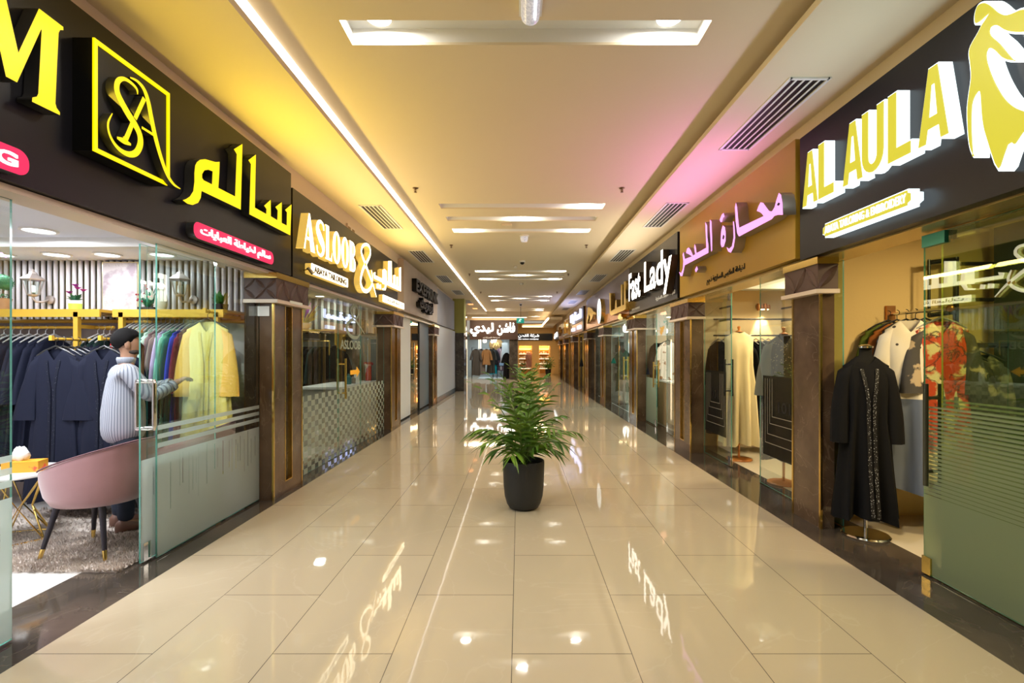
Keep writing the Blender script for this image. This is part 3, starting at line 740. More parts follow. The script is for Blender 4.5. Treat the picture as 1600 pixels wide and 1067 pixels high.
# ---- far end, facing us
t = thing('shop_sign', 'dark brown shop sign with white Arabic letters facing down the corridor', 'sign', (-1.5, 27.55, 2.24)); S13 = t
b = MB(); b.box(-2.75, -.08, 27.50, 27.6, 2.24, 3.32); wpart(b, 'board', mat('umber_sign_panel', (.045, .022, .014), .4), t)
b = MB(); M_ = front_matrix(27.42, .08)
fit_text(b, 'فاشن', M_, -1.22, -.22, 2.47, 3.19, .08, .035); fit_text(b, 'ليدي', M_, -2.72, -1.42, 2.42, 3.17, .08, .035)
wpart(b, 'lettering', [M_WARMT, M_WARMT], t)
b = MB(); fit_text(b, 'لخياطة العبايات', front_matrix(27.49, .01), -2.0, -1.08, 2.30, 2.40, .01, .004); wpart(b, 'lettering', [M_WHITE]*2, t)
t = thing('shop_sign', 'black shop sign lettered in white Arabic and English over the lit shelves', 'sign', (.9, 34.95, 2.39)); S14 = t
b = MB(); b.box(-.1, 2.36, 34.9, 35.0, 2.39, 2.86); wpart(b, 'board', M_BOARD, t)
b = MB(); M_ = front_matrix(34.84, .06)
fit_text(b, 'شركة القطن', M_, -.06, 1.42, 2.56, 2.84, .06, .03); fit_text(b, 'the cotton company', M_, -.06, 1.40, 2.41, 2.52, .06, .03)
wpart(b, 'lettering', [M_WTXT]*2, t)
# ================================================================== shop rooms behind the glass
M_SHLAMP = emit_mat('shop_disc_lamp', (1, .96, .88), 8)
def shell(side, y0, y1, xin, xdeep, zc, wm, fm, cm, lights=(), lp=60, lc=(.95, .98, 1), fx=None, shop='shop'):
    s = side
    def sb(name, m, xa, xb, ya, yb, za, zb):
        a, b_ = s*xa, s*xb; return sbox(name, m, min(a, b_), max(a, b_), ya, yb, za, zb)
    sd = 'left' if s < 0 else 'right'
    sb('wall_%s_shop' % sd, wm, xdeep, xdeep + .1, y0, y1, 0, zc)
    sb('wall_%s_party' % sd, wm, xin, xdeep, y1 - .06, y1, 0, zc)
    sb('wall_%s_party' % sd, wm, xin, xdeep, y0, y0 + .06, 0, zc)
    sb('ceiling_shop', cm, xin, xdeep + .1, y0, y1, zc, zc + .06)
    sb('floor_shop', fm, fx or (3.0 if s < 0 else 2.96), xdeep + .1, y0, y1, -.1, 0)
    for i, (x, y, sx_, sy_) in enumerate(lights):
        for j, (ox, oy) in enumerate(((-.3, -.45), (.3, .45))):
            t = thing('disc_light', 'round ceiling disc light inside the ' + shop, 'ceiling light', (s*x + ox, y + oy, zc), 0, 'ceiling discs of the ' + shop)
            MB().lathe([(.10, 0), (.10, -.012), (.085, -.014), (.085, 0)], 20).build('rim', M_WHITE, t); MB().lathe([(.085, -.006), (.0001, -.010)], 20).build('diffuser', M_SHLAMP, t)
            area((0, 0, -.03), lp/2, .17, lc, parent=t)
M_MAUVE = mat('mauve_wall', (.50, .43, .42), .7)
M_CREAMW = mat('warm_cream_wall', (.74, .55, .24), .7, bump=(30, .15))
M_CREAM2 = mat('cream_plaster', (.72, .58, .34), .7, bump=(30, .1))
M_TEALW = mat('dark_teal_wall', (.035, .055, .04), .5)
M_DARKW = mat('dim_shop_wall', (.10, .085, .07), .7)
M_GREYW = mat('grey_green_wall', (.34, .36, .32), .7)
M_WHITEW = mat('white_shop_wall', (.72, .72, .66), .7)
shell(-1, .3, 5.3, 2.72, 6.6, 2.48, M_MAUVE, M_SHOPFL, mat('shop_ceiling_white', (.74, .76, .84), .7), [(3.4, 3.0, 1.4, 1.0), (4.8, 3.3, 1.4, 1.0), (3.8, 1.6, 1.4, 1.2)], 38, (.88, .93, 1.0), shop='yellow-signed left shop')
shell(-1, 5.36, 10.2, 2.72, 6.2, 2.62, M_GREYW, M_SHOPFL, M_CEIL, [(4.2, 7.0, 1.2, 1.2), (4.2, 9.2, 1, 1)], 16, (.95, 1, .92), shop='tailor shop')
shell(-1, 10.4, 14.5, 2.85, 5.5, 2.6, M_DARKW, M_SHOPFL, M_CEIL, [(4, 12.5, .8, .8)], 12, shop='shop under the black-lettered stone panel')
shell(1, .3, 4.63, 2.86, 4.36, 2.66, M_CREAMW, mat('shop_floor_cream', (.66, .58, .44), .12), M_CREAM2, [(3.5, 2.6, .8, 1.4)], 62, (1, .76, .38), shop='olive-signed right shop')
shell(1, 4.70, 8.05, 2.86, 5.0, 2.66, M_CREAM2, MATS['shop_floor_cream'], M_CREAM2, [(3.8, 6.3, 1.2, 1.4)], 56, (1, .84, .52), shop='ochre-signed shop')
shell(1, 8.12, 11.4, 2.86, 4.8, 2.66, M_WHITEW, MATS['shop_floor_cream'], M_CEIL, [(3.8, 9.6, 1.2, 1.6)], 50, (1, .95, .80), shop='Fast Lady shop')
shell(1, 11.46, 18.35, 2.86, 5.2, 2.62, M_WHITEW, M_SHOPFL, M_CEIL, [(4, 13.2, 1.2, 1.6), (4, 16.5, 1.2, 1.6)], 45, (.80, 1, .95), shop='gold-lettered shop')
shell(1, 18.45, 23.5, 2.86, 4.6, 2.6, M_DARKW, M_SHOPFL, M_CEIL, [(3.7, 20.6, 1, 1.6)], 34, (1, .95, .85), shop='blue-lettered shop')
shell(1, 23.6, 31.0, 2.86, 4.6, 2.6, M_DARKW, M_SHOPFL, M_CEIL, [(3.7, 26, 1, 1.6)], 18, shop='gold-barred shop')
sbox('wall_right_party', M_MARBD, 2.8, 2.9, 31, 35.2, 0, 2.36)
# the dark inner wall of the first right shop
sbox('trim_8', M_TEALW, 4.24, 4.34, .4, 4.40, 0, 2.62)

# ================================================================== shop front glass
wn = [0]; dn = [0]
def pane(side, x, y0, y1, z0=.012, z1=2.305, door=False, g=None, edge=None, th=.012):
    a, b_ = side*(x - th/2), side*(x + th/2); lo, hi = min(a, b_), max(a, b_)
    m = MB(); m.box(lo, hi, y0, y1, z0, z1)
    for f_ in m.bm.faces:
        c = f_.calc_center_median()
        f_.material_index = 0 if abs(c.x - lo) < 1e-5 or abs(c.x - hi) < 1e-5 else 1
    if door: dn[0] += 1; nm = 'door_%d' % dn[0]
    else: wn[0] += 1; nm = 'window_%d' % wn[0]
    return struct(nm, m, [g or M_GLASS, edge or M_EDGE])
def rects(side, x, rs):
    """thin film patches stuck on the corridor face of a pane"""
    m = MB()
    for y0, y1, z0, z1 in rs:
        xx = side*x
        v = [(xx, y0, z0), (xx, y1, z0), (xx, y1, z1), (xx, y0, z1)]
        m.poly(v if side < 0 else v[::-1])
    return m
def clamp(p, side, x, y, z, w_=.05, h=.09):
    m = MB(); a, b_ = side*(x - .014), side*(x + .014); m.box(min(a, b_), max(a, b_), y - w_/2, y + w_/2, z, z + h); m.build('patch_fitting', M_CHROME, p)
def bar_handle(p, side, x, y, z0, z1, m, r=.014, off=.05):
    h = MB()
    for s_ in (-1, 1):
        xx = side*x + s_*off
        h.tube([(xx, y, z0), (xx, y, z1)], r, 10)
    for z in (z0 + .14*(z1 - z0), z1 - .14*(z1 - z0)): h.tube([(side*x - off, y, z), (side*x + off, y, z)], r*.7, 8)
    h.build('handle', m, p, 40)
# left shop 1
def streaks(y0, y1, ztop, seed, n, bands=((.81, .845), (.875, .91), (.94, .975))):
    rr = random.Random(seed); gaps = []
    y = y0 + .05
    while y < y1 - .03:
        y += rr.uniform(.03, .11) * (1 if n else 1)
        a = rr.uniform(.30, .62); gaps.append((y, y + rr.choice((.004, .006, .009)), ztop - rr.uniform(.02, .14) - a*.55, ztop - rr.uniform(.0, .10)))
    rs = []; prev = y0
    for a, b_, z0, z1 in gaps:
        if a <= prev or b_ >= y1: continue
        rs.append((prev, a, .02, ztop)); rs.append((a, b_, .02, z0)); rs.append((a, b_, max(z0, z1), ztop)); prev = b_
    rs.append((prev, y1, .02, ztop))
    for z0, z1 in bands: rs.append((y0, y1, z0, z1))
    return rs
p = pane(-1, 2.65, 1.0, 2.57); rects(-1, 2.642, streaks(1.0, 2.568, .755, 3, 1)).build('frosted_film', M_FROST, p)
p = pane(-1, 2.65, 3.60, 5.02); rects(-1, 2.642, streaks(3.602, 5.01, .755, 5, 1)).build('frosted_film', M_FROST, p)
clamp(p, -1, 2.65, 4.36, 2.26, .12, .08)
p = pane(-1, 2.69, 3.495, 4.36, door=True, z1=2.28); rects(-1, 2.682, streaks(3.497, 4.35, .74, 9, 1, ())).build('frosted_film', M_FROST, p)
clamp(p, -1, 2.69, 3.55, .015, .07, .13)
h = MB()
for s_ in (-1, 1):
    xx = -2.69 + .062*s_
    h.tube([(-2.69, 3.55, 1.30)] + [(xx, 3.55, 1.30), (xx, 3.55, 1.28), (xx, 3.55, 0.98), (xx, 3.55, .96)] + [(-2.69, 3.55, .96)], .016, 10)
h.build('handle', M_CHROME, p, 40)
sbox('trim_9', M_MARBD, -2.78, -2.68, 4.99, 5.03, 0, 2.31)
# left shop 2
def checks(y0, y1, ztop=.97, cw=.11, ch=.069):
    rs = []; nz = int(ztop/ch); 
    i0 = int(math.floor(y0/cw)); i1 = int(math.ceil(y1/cw))
    for i in range(i0, i1):
        for j in range(nz):
            if (i + j) % 2 == 0:
                a, b_ = max(y0, i*cw), min(y1, (i+1)*cw)
                if b_ > a: rs.append((a, b_, ztop - (j+1)*ch, ztop - j*ch))
    return rs
for y0, y1, dr in ((5.68, 7.205, False), (7.215, 8.225, True), (8.235, 9.65, False)):
    p = pane(-1, 2.65, y0, y1, door=dr); rects(-1, 2.642, checks(y0 + .005, y1 - .005)).build('checker_film', M_FROSTC, p)
    if dr: bar_handle(p, -1, 2.65, 7.36, .82, 1.42, M_GOLD, .016, .06); P2 = p
    else: P2b = p
b = MB(); Mx = side_matrix(-1, 2.64, .002)
add_solid(b, poly_mesh([ribbon([(8.42, 1.83), (8.1, 1.98), (7.8, 2.1), (7.75, 2.2), (7.95, 2.27), (8.1, 2.2), (8.05, 2.08), (7.7, 2.0), (7.55, 1.9), (7.7, 1.78), (8.0, 1.75), (8.2, 1.82)], [.02, .04, .05, .05, .045, .045, .045, .05, .055, .055, .05, .02])], .002), Mx)
fit_text(b, 'ASLOOB', Mx, 7.28, 8.21, 1.56, 1.70, .002, .02)
b.build('logo_film', M_FROSTC, P2)
b = MB(); add_solid(b, poly_mesh([[(7.72, 1.16), (8.02, 1.16), (8.02, 1.11), (8.18, 1.195), (8.02, 1.28), (8.02, 1.23), (7.72, 1.23)]], .002), Mx)
b.build('arrow_sticker', mat('amber_sticker', (.80, .38, .02), .5, emit=(.8, .35, .0), es=.25), P2)
# left shop 3 and 4
sbox('trim_10', M_WHITE, -2.66, -2.60, 10.4, 11.8, .03, 2.34)
p = pane(-1, 2.63, 11.82, 12.86, door=True, z1=2.30); bar_handle(p, -1, 2.63, 12.1, .85, 1.75, M_CHROME)
sbox('trim_11', M_DGREY, -2.68, -2.60, 12.86, 12.92, 0, 2.36); sbox('trim_12', M_DGREY, -2.68, -2.60, 10.4, 14.3, 2.30, 2.36)
sbox('trim_13', mat('blue_grey_board', (.16, .20, .23), .35), -2.67, -2.62, 12.92, 14.32, 0.03, 2.30)
o = sbox('trim_14', mat('pale_blank_hoarding', (.56, .58, .62), .4), -2.56, -2.50, 15.02, 19.3, .14, 2.34)
sbox('baseboard_left', mat('grey_blue_skirting', (.20, .24, .27), .2), -2.57, -2.49, 15.02, 19.3, 0, .14)
# right shop 1
def lines(y0, y1, zsolid, ztop, step=.026):
    rs = [(y0, y1, .02, zsolid)]; z = zsolid; n = int((ztop - zsolid)/step)
    for i in range(n):
        g = .004 + .010*i/n; rs.append((y0, y1, z + g, z + step)); z += step
    return rs
p = pane(1, 2.80, 4.255, 4.455, z1=2.31, g=M_GLASSG); rects(1, 2.792, lines(4.26, 4.45, .75, 1.2)).build('frosted_film', M_FROSTG, p)
p = pane(1, 2.80, 1.0, 3.26, z1=2.31, g=M_GLASSG, edge=M_EDGEY); rects(1, 2.792, lines(1.0, 3.255, .55, 1.22)).build('frosted_film', M_FROSTG, p)
clamp(p, 1, 2.80, 3.12, 2.24, .22, .07)
p = pane(1, 2.765, 2.5, 3.36, door=True, z1=2.30, g=M_GLASSG, edge=M_EDGE); rects(1, 2.757, lines(2.505, 3.355, .55, 1.16)).build('frosted_film', M_FROSTG, p)
bar_handle(p, 1, 2.765, 3.29, .62, 1.30, mat('dark_olive_steel', (.10, .10, .07), .3, .8), .016, .05)
m = MB(); m.box(2.745, 2.785, 3.29, 3.36, .015, .13); m.build('patch_fitting', M_GOLD, p)
m = MB(); m.box(2.745, 2.785, 3.18, 3.36, 2.22, 2.30); m.build('patch_fitting', mat('teal_patch', (.03, .30, .30), .3, .3), p)
# right shop 2
M_DECAL = film_mat('dark_decal', (.035, .032, .028), .12); M_DECALL = mat('silver_decal_line', (.42, .40, .34), .35, .4)
def decal(p, x, y0, y1, num):
    rects(1, x - .008, [(y0, y1, .36, 1.25)]).build('dark_film', M_DECAL, p)
    rs = []
    for i, zb in enumerate((.50, .60, .72, .80)):
        e = .05*(i + 1); w_ = .006
        rs.append((y0 + e, y1 - e, zb, zb + w_)); rs.append((y1 - e - w_, y1 - e, zb, 1.22)); rs.append((y0 + e, y0 + e + w_, zb, 1.22))
    rects(1, x - .0095, rs).build('silver_lines', M_DECALL, p)
    if num:
        b = MB(); fit_text(b, '101', side_matrix(1, x - .011, .002), -(y0 + y1)/2 - .12, -(y0 + y1)/2 + .12, .86, .98, .002, .015); b.build('number_sticker', [M_BLACK]*2, p)
p = pane(1, 2.79, 4.66, 5.70, z1=2.31); decal(p, 2.79, 4.72, 5.62, True)
p = pane(1, 2.79, 6.47, 7.41, door=True, z1=2.29); decal(p, 2.79, 6.62, 7.36, True)
bar_handle(p, 1, 2.79, 6.56, .93, 1.42, M_STEEL, .014, .05); clamp(p, 1, 2.79, 6.51, .015, .08, .12); clamp(p, 1, 2.79, 6.52, 2.2, .08, .09)
# right shop 3
p = pane(1, 2.79, 9.98, 10.8, door=True, z1=2.30); rects(1, 2.782, [(9.99, 10.79, .03, .98)]).build('frosted_film', film_mat('mint_frost', (.42, .52, .42), .12), p)
bar_handle(p, 1, 2.79, 10.05, .80, 1.32, M_BRASS, .016, .05); clamp(p, 1, 2.79, 10.03, .015, .08, .12)
pane(1, 2.79, 8.18, 8.42, z1=2.30); pane(1, 2.79, 8.42, 9.3, z1=2.30)
# right shop 4
p = pane(1, 2.79, 11.5, 12.7, z1=2.30); p = pane(1, 2.79, 12.72, 13.7, door=True, z1=2.30); bar_handle(p, 1, 2.79, 12.85, .8, 1.4, M_GOLD, .02, .06)
pane(1, 2.79, 13.72, 14.8, z1=2.30); pane(1, 2.79, 15.6, 17.4, z1=2.30)
sbox('trim_15', M_MARBD, 2.70, 2.80, 17.4, 18.4, 0, 2.32)
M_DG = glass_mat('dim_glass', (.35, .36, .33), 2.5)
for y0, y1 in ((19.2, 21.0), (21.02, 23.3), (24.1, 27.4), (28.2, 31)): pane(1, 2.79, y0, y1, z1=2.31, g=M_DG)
g = MB()
for y in (20.2, 22.1, 25.2, 26.3, 29.0, 30.0): g.box(2.66, 2.74, y - .06, y + .06, 0, 2.36)
struct('trim_16', g, M_BRASS)

# ================================================================== far end
sbox('wall_end', M_MARBD, -.55, -.08, 27.6, 28.1, 0, 2.24)
sbox('wall_end_upper', M_WALL, -6.5, -.08, 27.62, 27.7, 3.32, ZM)
sbox('wall_end_return', M_DARKW, -.14, -.08, 28.1, 35.2, 0, 3.5)
sbox('wall_far', mat('honey_wall', (.78, .50, .20), .6), -.1, 2.96, 35.05, 35.2, 2.0, 3.6)
for a, c in ((-.1, -.02), (.92, 1.42), (2.2, 2.96)): sbox('wall_far', MATS['honey_wall'], a, c, 35.05, 35.2, 0, 2.0)
sbox('wall_far_left', M_DARKW, -6.5, -3.0, 27.6, 27.7, 0, ZM); sbox('wall_crossing', M_DARKW, -6.6, -6.5, 19.6, 35, 0, ZM)
# boutique behind the far brown sign
sbox('wall_boutique_back', mat('grey_slat_wall', (.30, .33, .34), .6), -6.4, -.14, 31.2, 31.3, 0, 2.7)
sbox('ceiling_shop', M_CEIL, -6.4, -.14, 27.7, 31.3, 2.6, 2.66)
sbox('floor_shop', mat('pale_boutique_floor', (.62, .68, .70), .15), -2.4, -.6, 28.4, 31.2, 0, .012)
area((-1.6, 29.2, 2.55), 90, 2, (.85, .97, 1))
# cotton shop behind the far white-lettered sign
sbox('wall_cotton_back', mat('amber_wall', (.80, .48, .14), .6), -.1, 2.96, 36.0, 36.1, 0, 2.5)
sbox('ceiling_shop', M_CEIL, -.1, 2.96, 35.2, 36.1, 2.2, 2.26); sbox('floor_cotton', M_SHOPFL, -.1, 2.96, 35.2, 36.1, -.1, 0)
area((.45, 35.45, 2.15), 26, .6, (1, .68, .30)); area((1.8, 35.45, 2.15), 24, .6, (1, .68, .30))
area((1.2, 31.5, 3.3), 60, 1.2, (1, .72, .38)); area((-1.6, 26.3, 3.4), 70, 2.2, (1, .78, .55), size_y=.4)
area((-4.2, 23.5, 3.55), 60, 2, (1, .85, .7))
# ================================================================== garments
def interp(tab, t):
    for (a, va), (b_, vb) in zip(tab, tab[1:]):
        if t <= b_: 
            q = (t - a)/(b_ - a) if b_ > a else 0; q = q*q*(3-2*q)*.5 + q*.5
            return va + (vb - va)*q
    return tab[-1][1]
def robe_meshes(L=1.4, sh=.20, hem=.32, dep=.09, folds=8, amp=.10, slv=.6, sw=.075, seed=0, vneck=.10, spread=.10):
    """collar top at the origin, front towards -Y.  returns (body MB, [sleeve MBs], front placket MB)"""
    rr = random.Random(seed); n = 40; ph = rr.uniform(0, 6); ph2 = rr.uniform(0, 6)
    W = [(0, .070), (.03/L, .105), (.075/L, sh), (.22/L, sh*.96), (.5/L, sh*.94), (.75/L, sh*1.0 + (hem-sh)*.35), (1, hem)]
    Dp = [(0, dep*.55), (.075/L, dep*.7), (.22/L, dep*1.1), (.5/L, dep), (1, dep*1.45)]
    b = MB(); rings = []
    lv = [0, .02/L, .045/L, .075/L, .13/L, .22/L] + [.22/L + (1-.22/L)*i/11 for i in range(1, 12)]
    pl = []
    for t in lv:
        w_, d = interp(W, t), interp(Dp, t); k = amp * max(0, t - .12)**.8
        ring = []
        for i in range(n):
            a = 2*PI*i/n; ca, sa = math.cos(a), math.sin(a)
            m_ = 1 + k*(math.sin(folds*a + ph + 1.2*t) + .5*math.sin(folds*1.7*a + ph2))
            x = w_*(abs(ca)**.85)*(1 if ca >= 0 else -1)*(1 + (m_-1)*.5); y = d*(abs(sa)**.8)*(1 if sa >= 0 else -1)*(m_ + (m_-1)*1.5)
            z = -L*t
            if t < .09 and sa < 0: z -= vneck*max(0, 1 - abs(x)/.085)*(1 - t/.09)*abs(sa)
            if t > .98: z += .02*math.sin(3*a + ph)
            ring.append((x, y, z))
        rings.append(ring)
        pl.append(min(p[1] for p in ring))
    b.rings(rings, False, False)
    sl = []
    if slv:
        for s in (-1, 1):
            m = MB(); rg = []
            for k in range(8):
                t = k/7; cx = s*(sh*.86 + (spread + .02)*t + .02*math.sin(PI*t)); z = -.085 - slv*t; ww = .062 + (sw - .062)*t**1.5; dd = dep*.62*(1 + .25*t)
                rg.append([(cx + ww*math.cos(2*PI*i/16)*(1 + .1*t*math.sin(3*i)), dd*math.sin(2*PI*i/16) - .02*t, z + .05*(1-t)*(-s)*math.cos(2*PI*i/16)*.8) for i in range(16)])
            m.rings(rg, True, False); sl.append(m)
    tr = MB()
    zs = [-.10 - (L - .14)*i/14 for i in range(15)]
    def yf(z):
        t = -z/L
        for i in range(len(lv) - 1):
            if lv[i] <= t <= lv[i+1]:
                q = (t - lv[i])/(lv[i+1] - lv[i]); return pl[i]*(1-q) + pl[i+1]*q
        return pl[-1]
    for s in (-1, 1):
        rg = [[(s*(.008 + .05*max(0, 1 - (-z)/.35)), yf(z) - .006, z), (s*(.034 + .05*max(0, 1 - (-z)/.35)), yf(z) - .004, z)] for z in zs]
        tr.rings(rg, closed=False)
    return b, sl, tr
def robe(name, label, loc, rz, mb_, ms=None, mt=None, group=None, cat='robe', **kw):
    t = thing(name, label, cat, loc, rz, group)
    b, sl, tr = robe_meshes(**kw)
    b.build('body', mb_, t, True, recalc=False)
    for s in sl: s.build('sleeve', ms or mb_, t, True)
    if mt: tr.build('front_trim', mt, t, True)
    return t
def hanger_mesh(name, m, loc, rz, label, group):
    b = MB()
    b.tube([(0, 0, .03)] + [(.022*math.sin(a), 0, .095 - .022*math.cos(a)) for a in [PI*1.0*i/6 + .0 for i in range(7)]], .003, 6)
    b.tube([(-.17, 0, -.055), (-.1, 0, -.012), (0, 0, .032), (.1, 0, -.012), (.17, 0, -.055)], [.006, .009, .008, .009, .006], 6)
    o = b.build(name, m, None, 40, loc); o.rotation_euler = (0, 0, rz)
    return tag(o, label, 'hanger', group)
M_NAVY = mat('navy_crepe', (.007, .009, .022), .8, spec=.2)
M_NAVYB = mat('beaded_navy', (.006, .008, .018), .7, spec=.2, sparkle=(85, (.35, .37, .45), .10))
M_BLK = mat('black_crepe', (.005, .005, .006), .85, spec=.2)
M_BLKB = mat('beaded_black', (.004, .004, .005), .7, spec=.2, sparkle=(75, (.5, .5, .5), .10))
def cloth(nm, c, **k): return mat(nm, c, .8, spec=.2, **k)

# ---- gold display racks of the first left shop
def shelf_rack(label, x0, x1, y0, y1, zt, zr, posts):
    t = thing('display_rack', label, 'clothes rack', ((x0+x1)/2, (y0+y1)/2, 0))
    b = MB(); b.box(x0, x1, y0, y1, zt - .028, zt); wpart(b, 'shelf_board', M_GOLDP, t)
    b = MB(); b.tube([(x0 + .03, (y0+y1)/2, zr), (x1 - .03, (y0+y1)/2, zr)], .014, 10); wpart(b, 'rail', M_GOLDP, t)
    for x in posts:
        b = MB(); b.box(x - .022, x + .022, y0, y0 + .04, 0, zt - .028); wpart(b, 'post', M_GOLDP, t)
        b = MB(); b.box(x - .018, x + .018, y0 + .04, y1, zr - .018, zr + .018); wpart(b, 'bracket', M_GOLDP, t)
    b = MB(); b.box(x0, x1, y0, y0 + .02, zt - .075, zt - .028); wpart(b, 'front_rail', M_GOLDP, t)
    return t
shelf_rack('gold rack with long shelf and rail of dark robes, deep in the left shop', -5.75, -4.02, 4.72, 5.14, 1.925, 1.76, [-5.55, -4.25])
shelf_rack('gold rack with shelf and rail of colourful robes, by the marble pillar', -3.93, -2.86, 4.76, 5.16, 1.926, 1.865, [-3.85, -2.93])
# slatted wall
b = MB()
x = -6.45
while x < -2.8: b.lathe([(.0, 0), (.019, 0), (.019, .62), (0, .62)], 10, (x, 5.19, 1.86)); x += .0655
struct('trim_17', b, mat('white_slats', (.60, .58, .62), .5), smooth=40)
sbox('trim_18', mat('gold_mirror_panel', (.72, .62, .36), .12, .85), -6.5, -2.78, 5.215, 5.235, 1.84, 2.48)
sbox('trim_19', M_GOLDP, -6.5, -2.78, 5.16, 5.235, 1.82, 1.845)
sbox('trim_20', M_WHITE, -6.5, -2.72, 4.15, 4.25, 2.40, 2.48)

def arm(label, x, y0, y1, z):
    b = MB(); b.tube([(0, 0, 0), (0, y1 - y0, 0)], .013, 10); b.box(-.014, .014, -.012, .012, -.014, .03)
    o = b.build('clothes_rack', M_GOLDP, None, 40, (x, y0, z)); tag(o, label, 'display arm')
arm('gold face-out arm carrying navy robes, left of the striped-shirt man', -4.155, 4.38, 5.2, 1.63)
arm('gold face-out arm carrying navy robes, just behind the striped-shirt man', -3.72, 4.38, 5.2, 1.63)
M_HGR = mat('black_hanger', (.02, .02, .02), .35); M_HGW = mat('grey_hanger', (.55, .55, .55), .3, .3)
proto = None
for k, (x, lab) in enumerate(((-4.155, 'left of the man'), (-3.72, 'partly hidden by the man'))):
    for i in range(5):
        y = 4.42 + .075*i
        if i == 0:
            l_ = 'beaded navy robe at the front of the gold arm, ' + lab; g = None
        else: l_ = 'navy robes packed behind the beaded one, ' + lab; l_ = l_.replace('robes packed', 'robe packed'); g = 'navy robes on the arm ' + lab
        if proto is None:
            proto = robe('abaya', l_, (x, y, 1.54), 0, M_NAVY, M_NAVY, M_NAVYB, L=1.36, sh=.19, hem=.27, dep=.032, slv=.55, sw=.10, spread=.08, seed=2, amp=.16)
            o = MB(); o.box(-.05, .05, -.075, -.045, -1.25, -.18)
        else:
            c = copy_tree(proto, l_, (x + R.uniform(-.008, .008), y, 1.54 - .004*i), R.uniform(-.05, .05), g)
        hanger_mesh('clothes_hanger', M_HGR, (x, y, 1.535), 0, 'black hanger on the gold arm ' + lab, 'black hangers on the arm ' + lab)
for i in range(13):
    x = -5.62 + .083*i
    copy_tree(proto, 'plain dark robe seen edge-on on the long gold rail', (x, 4.90, 1.66), PI/2 + R.uniform(-.12, .12), 'dark robes on the long gold rail')
    hanger_mesh('clothes_hanger', M_HGW, (x, 4.90, 1.66), PI/2, 'pale hanger on the long gold rail of dark robes', 'pale hangers on the long gold rail')
for i in range(3):
    x = -4.19 + .06*i
    c = copy_tree(proto, 'dark green robe at the right end of the long gold rail', (x, 4.90, 1.66), PI/2, 'dark green robes at the right end of the long rail')
    setmat(c, 'body', cloth('bottle_green', (.006, .02, .018))); hanger_mesh('clothes_hanger', M_HGW, (x, 4.90, 1.66), PI/2, 'pale hanger over the dark green robes', 'pale hangers over the dark green robes')
# colourful rail
cols = [('bright red', (.50, .02, .02)), ('dark brown', (.05, .03, .03)), ('lime yellow', (.62, .60, .12)), ('mint', (.45, .66, .60)), ('orange', (.62, .22, .06)), ('forest green', (.02, .09, .06)),
        ('pale mint', (.50, .66, .56)), ('mauve brown', (.20, .12, .13)), ('taupe', (.24, .17, .15)), ('lilac', (.55, .42, .66)), ('sea green', (.22, .55, .42)), ('emerald', (.02, .15, .10)), ('royal blue', (.03, .06, .50)), ('maroon', (.18, .015, .05))]
pc = None
for i, (nm, c_) in enumerate(cols):
    x = -3.83 + .045*i; m = cloth(nm.replace(' ', '_') + '_chiffon', c_)
    lab = nm + ' robe on the colourful rail, %s from the left' % ORD[i] if i else nm + ' robe at the left end of the colourful rail'
    if i == len(cols) - 1: lab = nm + ' robe beside the yellow one on the colourful rail'
    if pc is None: pc = robe('abaya', lab, (x, 4.90, 1.765), PI/2 - .12, m, L=1.4, sh=.2, hem=.25, dep=.024, slv=.55, sw=.085, spread=.05, seed=4, amp=.2, group='colourful robes on the gold rail')
    else:
        c = copy_tree(pc, lab, (x, 4.90, 1.765 - .006*(i % 3)), PI/2 - .12 + R.uniform(-.07, .07), 'colourful robes on the gold rail'); setmat(c, 'body', m); setmat(c, 'sleeve', m)
    hanger_mesh('clothes_hanger', M_HGW, (x, 4.90, 1.77), PI/2, 'thin metal hanger on the rail of colourful robes', 'hangers on the colourful rail')
M_YROBE = mat('lemon_chiffon', (.78, .62, .10), .7, noise=(2.5, (.80, .68, .22), .35, .7), sheen=.2); M_YROBE2 = mat('amber_silk', (.80, .46, .06), .5, sheen=.2)
robe('abaya', 'lemon yellow open robe with amber sleeves facing the corridor glass', (-2.945, 4.66, 1.80), .05, M_YROBE, M_YROBE2, mat('yellow_lace', (.66, .50, .05), .6, sparkle=(90, (.85, .75, .3), .25)), L=1.45, sh=.19, hem=.25, dep=.04, slv=.62, sw=.09, spread=.03, seed=8, amp=.22, folds=11)
hanger_mesh('clothes_hanger', M_HGR, (-2.945, 4.66, 1.80), .05, 'black hanger holding the lemon yellow robe', None)
arm('short gold hook arm holding the lemon yellow robe', -2.945, 4.62, 4.80, 1.895)

